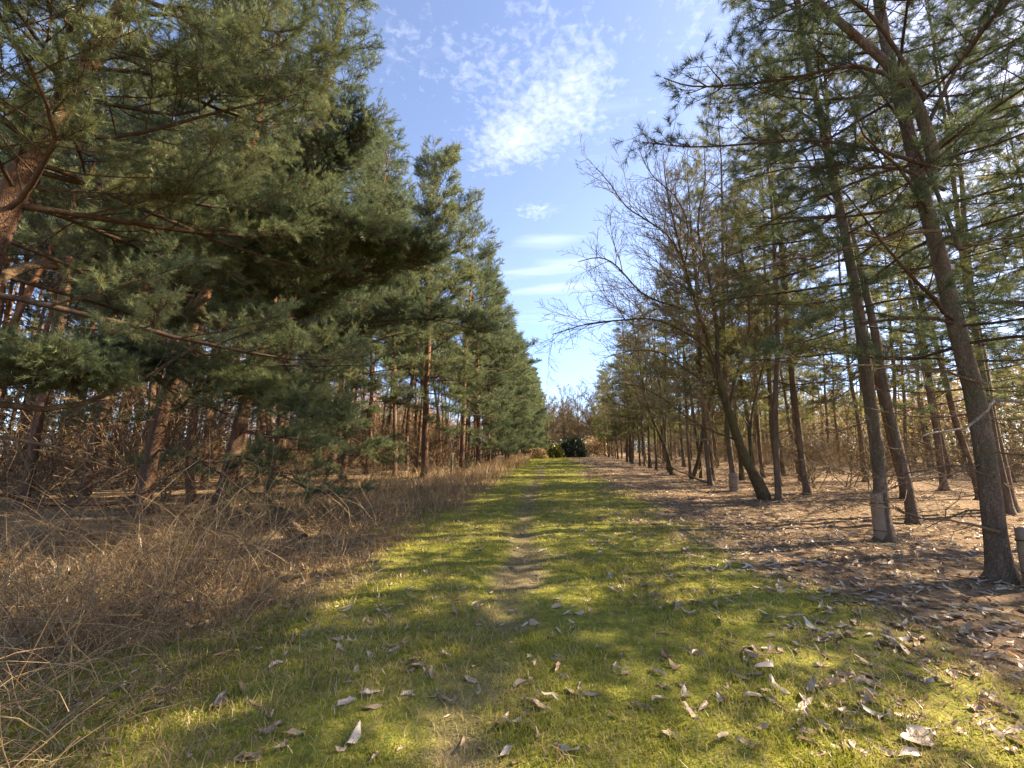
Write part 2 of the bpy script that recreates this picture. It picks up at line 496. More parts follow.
def cane(mb, x, y, L, r, mat, up=1.0):
    a = rnd.uniform(0, 2 * math.pi); e = rnd.uniform(.35, 1.35) * up
    p = np.array([x, y, hz(x, y) - .02]); dirv = np.array([math.cos(a) * math.cos(e), math.sin(a) * math.cos(e), math.sin(e)])
    pts = [p.copy()]; n = 7
    for i in range(n):
        p = p + dirv * L / n
        dirv = dirv + np.array([rnd.gauss(0, .16), rnd.gauss(0, .16), rnd.gauss(-.13, .12)])
        dirv /= np.linalg.norm(dirv)
        zf = hz(p[0], p[1]) + .01
        if p[2] < zf: p[2] = zf; dirv[2] = abs(dirv[2]) * .3
        pts.append(p.copy())
    mb.tube(pts, np.linspace(r, r * .35, n + 1), 3, mat)
    if rnd.random() < .5:
        q = pts[rnd.randint(2, 5)]; a = rnd.uniform(0, 6.28); l2 = L * rnd.uniform(.15, .35)
        e = rnd.uniform(-.2, 1)
        q2 = q + np.array([math.cos(a) * math.cos(e), math.sin(a) * math.cos(e), math.sin(e)]) * l2
        q2[2] = max(q2[2], hz(q2[0], q2[1]) + .01)
        mb.tube([q, (q + q2) / 2 + np.array([0, 0, .03 * l2]), q2], [r * .6, r * .45, r * .2], 3, mat)


cnt = 0
while cnt < 2600:
    dd = 1.5 * (26 / 1.5) ** rnd.random()
    aa = D2R(rnd.uniform(-56, 5)) - YAW
    x, y = dd * math.tan(aa), dd
    if not (-8.5 < x < -2.0 - .25 * rnd.random()): continue
    if vnoise(np.array([x * .8]), np.array([y * .8]), 99)[0] < .3: continue
    deep = min(1, max(.25, (-1.9 - x) / 1.4))
    cane(mb, x, y, rnd.uniform(.5, 1.9) * deep, rnd.uniform(.0016, .0042) * (1 + dd * .05), 2 if rnd.random() < .28 else 0)
    cnt += 1
o = obj('dry_undergrowth', mb.mesh('dry_undergrowth', [M['straw'], M['bracken'], M['dead']]))
tag(o, 'tangled dry brown bramble canes, bracken and dead grass beside the ride', 'undergrowth', kind='stuff')

# small green herbs among the bramble edge
mb = MB()
x, y, d = polar(7000, 1.5, 9, 56, 1.2)
k = (RS.uniform(0, 1, len(x)) < sstep(.45, .62, fbm(x * 1.8, y * 1.8, 103))) & (x < -.8) & (x > -4.5)
x, y = x[k], y[k]
leaves(mb, x, y, RS.uniform(.012, .034, len(x)), height(x, y) + RS.uniform(0, .05, len(x)), 0, .5)
o = obj('green_weeds', mb.mesh('green_weeds', [M['herb']]))
tag(o, 'small bright green weeds sprouting through the dry bramble margin', 'weeds', kind='stuff')

# ------------------------------------------------------------------ pines
def shoot_templates(n, needles, L, nl, nw, spread, seed, twig_r=.004, tip=0.0):
    out = []
    r = np.random.default_rng(seed)
    for k in range(n):
        t = r.uniform(tip, 1, needles); az = np.arange(needles) * 2.399963 + r.uniform(0, .6, needles)
        sp = np.radians(spread) * r.uniform(.6, 1.25, needles) * (1.15 - .45 * t)
        ll = nl * r.uniform(.75, 1.15, needles)
        base = np.stack([0 * t, 0 * t, t * L], -1)
        dv = np.stack([np.cos(az) * np.sin(sp), np.sin(az) * np.sin(sp), np.cos(sp)], -1)
        side = np.cross(dv, r.normal(size=(needles, 3))); side /= np.linalg.norm(side, axis=1, keepdims=True)
        a = base - side * nw / 2; b = base + side * nw / 2
        bend = r.normal(0, .06, (needles, 3)) * ll[:, None]
        c = base + dv * ll[:, None] + bend
        V = np.stack([a, b, c], 1).reshape(-1, 3)
        T = np.arange(needles * 3).reshape(-1, 3)
        m = np.ones(needles, int)
        # the woody twig: a thin three-sided spike running back to its branch
        q = np.array([[math.cos(j * 2.094) * twig_r, math.sin(j * 2.094) * twig_r, -.12] for j in range(3)] + [[0, 0, L * .95]])
        tt = np.array([[0, 1, 3], [1, 2, 3], [2, 0, 3]]) + len(V)
        out.append((np.vstack([V, q]), np.vstack([T, tt]), np.concatenate([m, np.zeros(3, int)])))
    return out


def put_shoots(mb, P, Dv, S, temps, seed, k=3):
    r = np.random.default_rng(seed)
    P = np.asarray(P); Dv = np.asarray(Dv); S = np.asarray(S)
    Dv = Dv / (np.linalg.norm(Dv, axis=1, keepdims=True) + 1e-9)
    if k > 1:                                             # each twig carries a small cluster of shoots
        n = len(P)
        P = np.repeat(P, k, 0); Dv = np.repeat(Dv, k, 0); S = np.repeat(S, k) * r.uniform(.7, 1.12, n * k)
        first = np.tile(np.arange(k) == 0, n)
        P = P + Dv * (r.uniform(-.10, .20, n * k) * S * ~first)[:, None]
        Dv = Dv + r.normal(0, .55, (n * k, 3)) * (~first)[:, None]
    Dv = Dv / (np.linalg.norm(Dv, axis=1, keepdims=True) + 1e-9)
    w = r.integers(0, len(temps), len(P))
    for k, (V, T, m) in enumerate(temps):
        s = w == k
        if not s.any(): continue
        p, dv, sc = P[s], Dv[s], S[s]
        X = np.cross(dv, r.normal(size=dv.shape)); X /= (np.linalg.norm(X, axis=1, keepdims=True) + 1e-9)
        Y = np.cross(dv, X)
        B = np.stack([X, Y, dv], 1)                       # n,3(axis),3
        W = np.einsum('vk,nkc->nvc', V, B) * sc[:, None, None] + p[:, None, :]
        n = len(p)
        mb.add(W.reshape(-1, 3), (T[None] + (np.arange(n) * len(V))[:, None, None]).reshape(-1, 3), np.tile(m, n))


TS = {
    'near': shoot_templates(6, 60, .17, .075, .0045, 52, 1, .004),
    'mid': shoot_templates(6, 26, .22, .10, .0100, 55, 2, .006),
    'far': shoot_templates(5, 14, .32, .16, .022, 58, 3, .010),
    'rnear': shoot_templates(6, 46, .13, .125, .0042, 58, 4, .0035, .25),
    'rmid': shoot_templates(6, 20, .17, .15, .0095, 60, 5, .005, .2),
    'rfar': shoot_templates(5, 12, .26, .20, .020, 60, 6, .009, .2),
}


def norm(v):
    return v / (np.linalg.norm(v) + 1e-9)


def grow_limb(mb, sh, start, d0, L, r0, rnd, up=.05, sub=.34, step=.17, live=.28, wig=.12, droop=0, pad=.4, sc=1.0, subang=55, sides=5, twig=None, fine=True):
    """one limb with side branches in a flat spray; shoots appended to sh (positions, directions, scales)"""
    n = max(4, int(L / .35)); p = np.array(start, float); d = np.array(d0, float)
    pts = [p.copy()]; dirs = [d.copy()]
    for i in range(n):
        f = i / n
        d = norm(d + np.array([rnd.gauss(0, wig), rnd.gauss(0, wig), rnd.gauss(0, wig * .6) + up * (f * 1.6 - .3) - droop * (1 - f)]))
        p = p + d * (L / n); pts.append(p.copy()); dirs.append(d.copy())
    rad = r0 * (1 - np.linspace(0, 1, n + 1)) ** .7 + .003
    mb.tube(pts, rad, sides, 0)
    P = np.array(pts)
    # side branches
    s = max(live, .12) * L; side = rnd.choice((-1, 1))
    while s < L * .97:
        f = s / L; x = f * n; i = min(n - 1, int(x)); q = P[i] + (P[i + 1] - P[i]) * (x - i); dd = dirs[i + 1]
        h = norm(np.cross(dd, np.array([0, 0, 1.])))
        a = D2R(subang) * rnd.uniform(.75, 1.2)
        sl = (L * sub * (1 - f) ** .75 + .22) * rnd.uniform(.65, 1.2)
        sd = norm(dd * math.cos(a) + h * side * math.sin(a) + np.array([0, 0, rnd.gauss(.10, .22)]))
        m = max(2, int(sl / .28)); pp = q.copy(); e = sd.copy(); spts = [pp.copy()]
        for j in range(m):
            e = norm(e + np.array([rnd.gauss(0, .13), rnd.gauss(0, .13), rnd.gauss(.05, .09)]))
            pp = pp + e * sl / m; spts.append(pp.copy())
        if fine:
            mb.tube(spts, np.linspace(max(.004, rad[i] * .45), .003, m + 1), 3, 0, smooth=False)
        SP = np.array(spts)
        ss = pad * sl * rnd.uniform(.7, 1.2)
        sside = 1
        while ss < sl:
            fx = ss / sl * m; j = min(m - 1, int(fx)); qq = SP[j] + (SP[j + 1] - SP[j]) * (fx - j)
            de = norm(SP[j + 1] - SP[j])
            hh = norm(np.cross(de, np.array([0, 0, 1.])))
            td = norm(de * 1.0 + hh * sside * rnd.uniform(.3, 1.0) + np.array([0, 0, rnd.gauss(.55, .3)]))
            sh[0].append(qq + td * .09 * sc); sh[1].append(td); sh[2].append(sc * rnd.uniform(.75, 1.15))
            sside = -sside; ss += step * rnd.uniform(.7, 1.3)
        sh[0].append(SP[-1]); sh[1].append(e); sh[2].append(sc * rnd.uniform(.8, 1.15))
        s += rnd.uniform(.8, 1.2) * .30 * max(.75, L / 3.5) ** .5 / 1.6; side = -side
    sh[0].append(P[-1]); sh[1].append(dirs[-1]); sh[2].append(sc * 1.1)


def dead_limb(mb, start, d0, L, r0, rnd, mat=0, forks=4, wig=.16, up=.02):
    n = max(4, int(L / .25)); p = np.array(start, float); d = np.array(d0, float); pts = [p.copy()]
    for i in range(n):
        d = norm(d + np.array([rnd.gauss(0, wig), rnd.gauss(0, wig), rnd.gauss(up, wig * .8)]))
        p = p + d * L / n; pts.append(p.copy())
    mb.tube(pts, np.linspace(r0, r0 * .25, n + 1), 4, mat)
    for k in range(forks):
        i = rnd.randint(1, n - 1); q = pts[i]
        e = norm(norm(pts[i + 1] - pts[i]) + np.array([rnd.gauss(0, .7), rnd.gauss(0, .7), rnd.gauss(0, .45)]))
        l2 = L * rnd.uniform(.15, .45) * (1 - i / n * .5); q1 = q + e * l2 * .5
        q2 = q1 + norm(e + np.array([rnd.gauss(0, .35), rnd.gauss(0, .35), rnd.gauss(0, .3)])) * l2 * .5
        rr = r0 * (1 - i / n) * .5 + .002
        mb.tube([q, q1, q2], [rr, rr * .7, rr * .3], 3, mat, smooth=False)
        if forks > 2 and rnd.random() < .7:
            q3 = q1 + norm(e + np.array([rnd.gauss(0, .8), rnd.gauss(0, .8), rnd.gauss(0, .5)])) * l2 * .4
            mb.tube([q1, q3], [rr * .5, rr * .2], 3, mat, smooth=False)


def trunk_path(H, lean, rnd, wob=.10, n=22):
    pts = []; ox = oy = 0
    vx = vy = 0
    for i in range(n + 1):
        t = i / n
        vx += rnd.gauss(0, wob * .25); vy += rnd.gauss(0, wob * .25); vx *= .8; vy *= .8
        if i: ox += vx; oy += vy
        bend = t ** 1.25
        pts.append([lean[0] * H * bend + ox, lean[1] * H * bend + oy, H * t - (.15 if i == 0 else 0)])
    return np.array(pts)


def trunk_mesh(mb, P, r, rnd, mat=0, sides=12, flare=.75, top=.1):
    n = len(P); H = P[-1, 2]
    # finer rings near the base for the root flare
    zz = np.concatenate([np.array([0, .07, .16, .3, .5, .8]), np.linspace(1.2, 1, 1)])
    t = P[:, 2]; z = np.unique(np.concatenate([[P[0, 2], 0, .08, .2, .4, .7], np.linspace(1., H, max(14, int(H / .6)))]))
    X = np.interp(z, t, P[:, 0]); Y = np.interp(z, t, P[:, 1])
    a = np.arange(sides) * 2 * math.pi / sides
    lob = 1 + .05 * np.sin(a * 3 + rnd.uniform(0, 6))[None] + np.array([[rnd.gauss(0, .025) for _ in a] for _ in z])
    fl = 1 + flare * np.exp(-np.clip(z, 0, None) / .16)[:, None] * (1 + .5 * np.sin(a * 4 + rnd.uniform(0, 6))[None]) * .8
    base = r * (1 - (1 - top) * np.clip(z / H, 0, 1) ** 1.15)[:, None]
    mb.tube(np.stack([X, Y, z], -1), base * lob * fl, sides, mat)


def pine(name, seed, H=16., r=.17, lean=(0, 0), live0=lambda c: 5., Lf=None, wh=.55, per=(3, 5), el=(0, 50), dead=(0.8, 5., 1.3, 3), k=3,
         temps='mid', step=.17, sc=1.0, mats=('bark_left', 'needle_left'), sub=.34, droop=0., up=.06, fine=True, deadforks=4, gap=None, zmax=None, wob=.1):
    """returns trunk mesh, crown mesh; +X is the side facing the ride"""
    rnd = random.Random(seed)
    P = trunk_path(H, lean, rnd, wob)
    tb = MB(); trunk_mesh(tb, P, r, rnd)
    # dead whorls go with the trunk's stubs
    cb = MB(); sh = ([], [], [])

    def pos(z):
        return np.array([np.interp(z, P[:, 2], P[:, 0]), np.interp(z, P[:, 2], P[:, 1]), z])
    z = dead[0]
    while z < H - .25:
        k = rnd.randint(*per); a0 = rnd.uniform(0, 6.28)
        t = z / H
        rr = r * (1 - .9 * t ** 1.15)
        for j in range(k):
            a = a0 + j * 6.283 / k + rnd.gauss(0, .25); c = math.cos(a)
            zz = z + rnd.gauss(0, .09)
            if zz < .4 or zz > H - .1: continue
            lv = live0(c)
            e = D2R(el[0] + (el[1] - el[0]) * max(0, t) ** 1.3 + rnd.gauss(0, 7))
            dv = np.array([math.cos(a) * math.cos(e), math.sin(a) * math.cos(e), math.sin(e)])
            if zz >= lv and (zmax is None or zz < zmax):
                if rnd.random() < (gap or 0): continue
                L = Lf(t, c) * rnd.uniform(.7, 1.15)
                if L < .2: continue
                grow_limb(cb, sh, pos(zz), dv, L, min(.4 * rr, .007 * L + .004), rnd, up=up, sub=sub, step=step, droop=droop, sc=sc, fine=fine)
            elif zz < dead[1] or zz < lv:
                if rnd.random() < .25: continue
                dead_limb(cb, pos(zz), norm(dv + np.array([0, 0, -.15])), dead[2] * rnd.uniform(.3, 1.3), rnd.uniform(.005, .013), rnd, 2, dead[3])
        z += wh * rnd.uniform(.75, 1.25)
    # leader
    sh[0].append(P[-1]); sh[1].append(np.array([0, 0, 1.])); sh[2].append(1.2 * sc)
    if zmax is None or True:
        put_shoots(cb, sh[0], sh[1], sh[2], TS[temps], seed, k)
    print(name, len(sh[0]), 'shoots', sum(map(len, cb.t)), 'tris')
    return (tb.mesh(name + '_trunk', [M[mats[0]]]), cb.mesh(name + '_crown', [M['twig'], M[mats[1]], M['dead']]), P)


def prof(t, peak=.3, top=.22):
    return (.55 + .45 * t / peak) if t < peak else top + (1 - top) * max(0, (1 - t) / (1 - peak)) ** .8


LIB = {}


def edgeL(t, c):
    return (1.8 + 3.0 * max(0, c) * (1.25 - .85 * t)) * max(prof(t, .42, .38), .72 if t < .4 else 0)


def innerL(t, c):
    return 2.1 * prof(t, .6, .3)


def rightL(t, c):
    return (2.2 + .4 * max(0, -c)) * prof(t, .25, .2)


def liveE(c):
    return 1.3 if c > .3 else (3.2 if c > 0 else 6.)


def liveR(c):
    return 3.6 if c < 0 else 6.2


LIB['edge_near'] = [pine('edge_near', 101 + k, H=15.5 + k, r=.165, k=4, lean=(.05, -.01), live0=liveE, Lf=lambda t, c: edgeL(t, c) * (1 if t < .3 else .74), wh=.80, el=(-6, 55), dead=(.7, 5.5, 1.6, 4), temps='near', step=.09, droop=.02, gap=.08, sub=.42) for k in range(2)]
LIB['edge_mid'] = [pine('edge_mid', 121 + k, H=16 + k * .7, r=.165, k=4, lean=(.03, 0), live0=lambda c: .7 if c > .2 else (2.5 if c > -.3 else 6.), Lf=edgeL, wh=.72, el=(-6, 55), dead=(.7, 5.5, 1.6, 3), temps='mid', step=.12, sc=1.15, gap=.06, sub=.42) for k in range(3)]
LIB['edge_round'] = [pine('edge_round', 135, H=16.8, r=.17, k=6, lean=(.01, 0), live0=lambda c: 2. if c > 0 else 5., Lf=lambda t, c: (2.1 + 1.5 * max(0, c)) * prof(t, .62, .72), wh=.72, el=(-5, 66), dead=(.9, 5, 1.6, 4), temps='mid', step=.10, sc=1.15, gap=.10, sub=.46)]
LIB['edge_far'] = [pine('edge_far', 141 + k, H=16 + k, r=.165, k=3, lean=(.02, 0), live0=lambda c: 1.0 if c > 0 else 4., Lf=edgeL, wh=.75, el=(-4, 55), dead=(2, 3, 1, 1), temps='far', step=.30, sc=1.25, fine=False) for k in range(2)]
LIB['inner'] = [pine('inner', 161 + k, H=15.5 + k, r=.125, k=3, lean=(.03 * (k - 1), .01), live0=lambda c: 8.5, Lf=innerL, wh=.62, per=(3, 4), el=(-8, 50), dead=(.7, 9.5, 2.1, 9), temps='mid', step=.24, sc=1.2, wob=.16) for k in range(3)]
RO = ('bark_right', 'needle_olive')
RM = ('bark_right', 'needle_right')
LIB['right_near'] = [pine('right_near', 201 + k, H=15 + k, r=.098, k=3, lean=(.0, 0), live0=lambda c: 2.6, Lf=rightL, wh=.50, per=(3, 5), el=(-8, 45), dead=(.7, 6, 2.2, 8), temps='rnear', step=.26, mats=RM, sub=.30, gap=.28) for k in range(2)]
LIB['right_mid'] = [pine('right_mid', 221 + k, H=15 + k * .8, r=.092, k=2, lean=(.015 * (k - 1), 0), live0=liveR, Lf=rightL, wh=.80, per=(2, 4), el=(-8, 45), dead=(.8, 9, 2.3, 9), temps='rmid', step=.42, sc=1.1, mats=RO, sub=.30, gap=.33) for k in range(3)]
LIB['right_front'] = [pine('right_front', 261 + k, H=15 + k * .8, r=.096, k=3, lean=(.01, 0), live0=lambda c: 3., Lf=rightL, wh=.66, per=(3, 4), el=(-8, 45), dead=(.8, 7, 2.0, 6), temps='rmid', step=.32, sc=1.1, mats=RO, gap=.15) for k in range(2)]
LIB['right_far'] = [pine('right_far', 241 + k, H=15.5 + k, r=.14, k=2, lean=(0, 0), live0=lambda c: 3.0, Lf=rightL, wh=.9, per=(2, 4), el=(-6, 45), dead=(1.2, 6, 1.6, 2), temps='rfar', step=.5, sc=1.25, mats=RO, fine=False, gap=.2) for k in range(2)]

USED = {}


def place(kind, x, y, label, group=None, scale=1., rz=0., tilt=(0, 0), name='pine_tree', cat='pine tree'):
    v = LIB[kind]; i = USED.get(kind, 0); USED[kind] = i + 1
    tm, cm, _ = v[i % len(v)]
    t = thing(name, label, cat, (x, y, hz(x, y)), rz, group, tilt, scale)
    obj('trunk', tm, t)
    obj('crown', cm, t)
    return t


def gp(px, py):
    g = ground(px, py)
    return g.x, g.y


rnd = random.Random(5)
TAKEN = []


def free(x, y, r):
    for (a, b) in TAKEN:
        if (a - x) ** 2 + (b - y) ** 2 < r * r: return False
    return True


def put(kind, px, py, label, group=None, rz=0, tilt=(0, 0), scale=1.):
    x, y = gp(px, py); TAKEN.append((x, y))
    return place(kind, x, y, label, group, scale, rz, tilt)


# --- the shady wood: edge pines in order along the ride
put('edge_near', 140, 514, 'leaning pine nearest the bramble tangle, its low boughs sweeping over the ride', tilt=(0, D2R(6)), rz=D2R(-18))
put('edge_near', 217, 511, 'leaning brown pine trunk in front of a slimmer one at the wood edge', tilt=(0, D2R(5)), rz=D2R(14))
put('edge_mid', 269, 493, 'pine whose trunk rises just behind the fallen pole', tilt=(0, D2R(4)), rz=D2R(-8), scale=.8)
put('inner', 235, 495, 'slimmer pine trunk standing right behind the leaning brown one', tilt=(0, D2R(4)))
put('edge_mid', 342, 483, 'orange-barked pine with a sunlit trunk, nearest of the two lit pair', tilt=(0, D2R(4)), rz=.2, scale=.86)
put('inner', 327, 484, 'sunlit orange pine trunk, the slimmer of the lit pair', tilt=(0, D2R(6)))
x, y = -6.3, 20.5; TAKEN.append((x, y))
place('edge_round', x, y, 'tall rounded pine standing highest against the sky on the bramble side', scale=1.08, rz=.1)
put('inner', 407, 470, 'pale pine trunk in deep shade below the far green boughs')
ye = 26.
labels_e = ['dense green edge pine just beyond the tall rounded one', 'blue-green edge pine midway along the bramble side', 'bushy edge pine with boughs down to the dry stalks', 'smaller edge pine before the dark gap in the row']
i = 0
while ye < 100:
    x = -6.6 + rnd.uniform(-.5, .5) + .034 * ye; TAKEN.append((x, ye))
    kind = 'edge_mid' if ye < 40 else 'edge_far'
    lab = labels_e[i] if i < 4 else 'distant green pine in the row closing the bramble side of the ride'
    place(kind, x, ye, lab, 'edge pines along the bramble side', rnd.uniform(.9, 1.08), rnd.uniform(-.3, .3))
    ye += rnd.uniform(3.1, 4.6); i += 1
# inside the shady wood
n = 0
for row in range(9):
    for k in range(46):
        x = -9.0 - row * 2.3 + rnd.uniform(-.8, .8); y = 7.5 + k * 2.3 + rnd.uniform(-.8, .8)
        d = y * math.cos(YAW) - x * math.sin(YAW); lat = x * math.cos(YAW) + y * math.sin(YAW)
        if abs(lat / max(d, .1)) > 1.42 or d > (95 if row < 3 else 48) or not free(x, y, 1.5): continue
        if d > 26 and rnd.random() < .45: continue
        TAKEN.append((x, y))
        far = d > 18
        place('inner', x, y, 'bare-stemmed pine deep inside the dim wood' if far else 'dead-branched pine just inside the shady wood edge',
              'deep trunks of the dim wood' if far else 'trunks behind the bramble tangle', rnd.uniform(.85, 1.1), rnd.uniform(0, 6.28), (rnd.gauss(0, .035), rnd.gauss(.05, .035)))
        n += 1
print('inner left', n)

# --- the thin wood
put('right_near', 1003, 583, 'forked grey pine trunk close by, with a pale broken branch at head height')
put('right_near', 886, 541, 'straight pine with a pale split guard round its foot', tilt=(0, D2R(2)))
put('right_mid', 915, 523, 'thicker mossy pine just behind the guarded straight one', tilt=(0, D2R(1)))
put('right_front', 808, 496, 'lone straight pine with a sunlit foot behind the bare leaning tree')
put('right_front', 735, 491, 'slim pine with a short pale guard at its base')
put('right_front', 711, 486, 'dark straight pine between the two leaning bare trees')
put('right_front', 780, 487, 'slim pine close behind the bare leaning tree')
put('right_mid', 1012, 512, 'reddish pine trunk half hidden behind the forked one')
pts_r = [(645, 466), (668, 470), (632, 461), (622, 458.5), (612, 456.5), (604, 455.2)]
lab_r = ['pine with a mossy foot at the litter edge farther on', 'slender pine behind the pale leaning sapling', 'small pine low in the receding sunny row', 'green pine farther along the sunny row', 'hazy pine near the end of the sunny row', 'last tiny pine of the sunny row']
for (px, py), lb in zip(pts_r, lab_r):
    x, y = gp(px, py); TAKEN.append((x, y))
    place('right_front' if y < 45 else 'right_far', x, y, lb, 'pines along the sunny side', rnd.uniform(.9, 1.05), rnd.uniform(-.5, .5))
n = 0
for row in range(5):
    for k in range(36):
        y = 1.5 + k * 2.9 + rnd.uniform(-.9, .9); x = 6.6 + .055 * y + row * 2.9 + rnd.uniform(-.9, .9)
        d = y * math.cos(YAW) - x * math.sin(YAW); lat = x * math.cos(YAW) + y * math.sin(YAW)
        if d < 3.2 or abs(lat / d) > 1.42 or d > 80 or not free(x, y, 2.1): continue
        if lat < 9.5 and d < 10: continue
        if d > 26 and rnd.random() < .45: continue
        TAKEN.append((x, y))
        near = d < 13
        place('right_mid' if d < 30 else 'right_far', x, y, 'pine standing back in the sunny litter-floored wood' if near else 'thin pine far back in the sunny wood',
              'near rows of the sunny wood' if near else 'far rows of the sunny wood', rnd.uniform(.85, 1.08), rnd.uniform(0, 6.28), (rnd.gauss(0, .02), rnd.gauss(0, .02)))
        n += 1
print('inner right', n)

# ------------------------------------------------------------------ bare broadleaf trees
def twigs(mb, pts, rad, rnd, depth, spacing, ratio, mat=0, up=.12, minr=.0022):
    P = np.array(pts); seg = np.linalg.norm(P[1:] - P[:-1], axis=1); L = seg.sum()
    s = L * .18 * rnd.uniform(.6, 1.3); cum = np.concatenate([[0], np.cumsum(seg)])
    while s < L:
        i = min(len(P) - 2, int(np.searchsorted(cum, s) - 1)); i = max(0, i)
        f = (s - cum[i]) / max(seg[i], 1e-6); q = P[i] + (P[i + 1] - P[i]) * f
        r = rad[i] + (rad[i + 1] - rad[i]) * f
        dd = norm(P[i + 1] - P[i]); a = D2R(rnd.uniform(25, 55))
        ax = norm(np.cross(dd, np.array([rnd.gauss(0, 1), rnd.gauss(0, 1), rnd.gauss(0, 1)])))
        e = norm(dd * math.cos(a) + ax * math.sin(a) + np.array([0, 0, up]))
        l2 = (ratio * L * (1.1 - .75 * s / L)) * rnd.uniform(.55, 1.15) + .08
        n = 5 if depth > 1 else 3; p = q.copy(); c = [p.copy()]
        for k in range(n):
            e = norm(e + np.array([rnd.gauss(0, .10), rnd.gauss(0, .10), rnd.gauss(.035, .08)]))
            p = p + e * l2 / n; c.append(p.copy())
        r0 = max(minr * 1.3, min(r * .62, .012 * l2 + .002)); rr = np.linspace(r0, minr * .8, n + 1)
        mb.tube(c, rr, 4 if depth > 1 else 3, mat, smooth=depth > 1)
        if depth > 0:
            twigs(mb, c, rr, rnd, depth - 1, spacing * .72, ratio, mat, up, minr)
        s += spacing * rnd.uniform(.6, 1.4)


def bare_tree(name, seed, H, r, lean=(0, 0), limbs=10, depth=2, crown0=.25, spread=1., minr=.004):
    rnd = random.Random(seed); P = trunk_path(H, lean, rnd, .16, 16)
    tb = MB(); trunk_mesh(tb, P, r, rnd, sides=9)
    cb = MB()
    for k in range(limbs):
        t = crown0 + (1 - crown0) * (k + rnd.random()) / limbs * .95
        z = H * t; q = np.array([np.interp(z, P[:, 2], P[:, 0]), np.interp(z, P[:, 2], P[:, 1]), z])
        a = k * 2.4 + rnd.gauss(0, .4); e = D2R(rnd.uniform(15, 55)); L = H * .34 * (1.15 - .75 * t) * rnd.uniform(.7, 1.2) * spread
        d = np.array([math.cos(a) * math.cos(e), math.sin(a) * math.cos(e), math.sin(e)]); c = [q]; p = q.copy()
        for j in range(7):
            d = norm(d + np.array([rnd.gauss(0, .14), rnd.gauss(0, .14), rnd.gauss(.06, .1)])); p = p + d * L / 7; c.append(p.copy())
        rr = np.linspace(r * .42 * (1 - t * .7), minr, 8)
        cb.tube(c, rr, 5, 0); twigs(cb, c, rr, rnd, depth, .34, .48, 0, .1, minr)
    return (tb.mesh(name + '_trunk', [M['bark_bare']]), cb.mesh(name + '_crown', [M['grey_twig']]), P)


LIB['bare_mid'] = [bare_tree('bare_mid', 301 + k, 9.5 + k, .095, (-.05, -.02), 15, 2, .15, 1.0, .006) for k in range(2)]
LIB['bare_tall'] = [bare_tree('bare_tall', 341 + k, 12 + k, .075, (-.02, -.01), 18, 1, .25, .55, .006) for k in range(2)]
LIB['bare_far'] = [bare_tree('bare_far', 321 + k, 12 + k, .18, (0, 0), 16, 2, .10, 1.2, .020) for k in range(2)]

# hero: the leaning bare tree, its limbs traced at their own distances
hx, hy = gp(766, 502)
D0 = hy * math.cos(YAW) - hx * math.sin(YAW)
origin = np.array([hx, hy, hz(hx, hy)])


def tr(path, d0, d1):
    n = len(path)
    out = []
    for i, (px, py) in enumerate(path):
        out.append(np.array(at(px, py, d0 + (d1 - d0) * i / (n - 1))) - origin)
    return out


def smooth_path(pts, k=3):
    P = np.array(pts); t = np.arange(len(P)); u = np.linspace(0, len(P) - 1, (len(P) - 1) * k + 1)
    out = np.stack([np.interp(u, t, P[:, c]) for c in range(3)], -1)
    for _ in range(2):
        out[1:-1] = .25 * out[:-2] + .5 * out[1:-1] + .25 * out[2:]
    return out


t = thing('bare_tree', 'leaning bare broadleaf tree with a mossy bent trunk on the litter edge', 'bare tree', tuple(origin))
tb = MB(); rr_ = random.Random(77)
main = smooth_path(tr([(767, 509), (766, 502), (760, 486), (748, 464), (738, 440), (729, 412), (722, 392), (716, 360)], D0, D0 - .2), 4)
rad = np.interp(np.linspace(0, 1, len(main)), [0, .1, .25, .6, 1], [.28, .21, .17, .11, .075])
tb.tube(main, rad[:, None] * (1 + .06 * np.random.default_rng(3).normal(size=(len(main), 10))), 10, 0)
obj('trunk', tb.mesh('bare_hero_trunk', [M['bark_bare']]), t)
LIMBS = [
    ([(717, 366), (718, 335), (714, 300), (706, 262), (698, 232), (699, 205), (706, 178), (704, 140)], -.2, .2, 0.062),
    ([(722, 392), (710, 350), (697, 310), (682, 261), (676, 230), (668, 195), (664, 160)], -.2, -.8, 0.056),
    ([(709, 347), (702, 315), (672, 305), (641, 296), (616, 264), (599, 256), (578, 262)], -.3, -1.8, 0.040),
    ([(716, 378), (709, 347), (687, 333), (653, 317), (619, 320), (587, 322), (552, 334)], -.3, -2.2, 0.040),
    ([(692, 302), (676, 240), (648, 222), (626, 208), (612, 185), (596, 168)], -.5, -1.2, 0.028),
    ([(684, 268), (690, 228), (678, 195), (650, 175), (640, 150)], -.5, .2, 0.025),
    ([(738, 440), (715, 432), (690, 420), (664, 398), (640, 385), (612, 384)], 0, -1.2, 0.034),
    ([(729, 412), (735, 380), (750, 340), (752, 300), (742, 250), (736, 210)], 0, 1.6, 0.043),
    ([(752, 470), (748, 430), (758, 380), (772, 330), (768, 280)], .2, 1.8, 0.043),
    ([(722, 392), (690, 372), (660, 350), (630, 352), (604, 360)], 0, -2.2, 0.031),
    ([(714, 300), (726, 262), (738, 228), (735, 190)], -.1, .8, 0.031),
]
for k, (path, da, db, r0) in enumerate(LIMBS):
    lb = MB(); P = smooth_path(tr(path, D0 + da, D0 + db), 3)
    P = P + np.cumsum(np.random.default_rng(40 + k).normal(0, .008, P.shape), 0)
    rr = np.linspace(r0, .010, len(P))
    lb.tube(P, rr, 7, 0); twigs(lb, P, rr, rr_, 2, .24, .46, 1, .03, .0036)
    obj('branch', lb.mesh('bare_hero_branch', [M['bark_bare'], M['grey_twig']]), t)

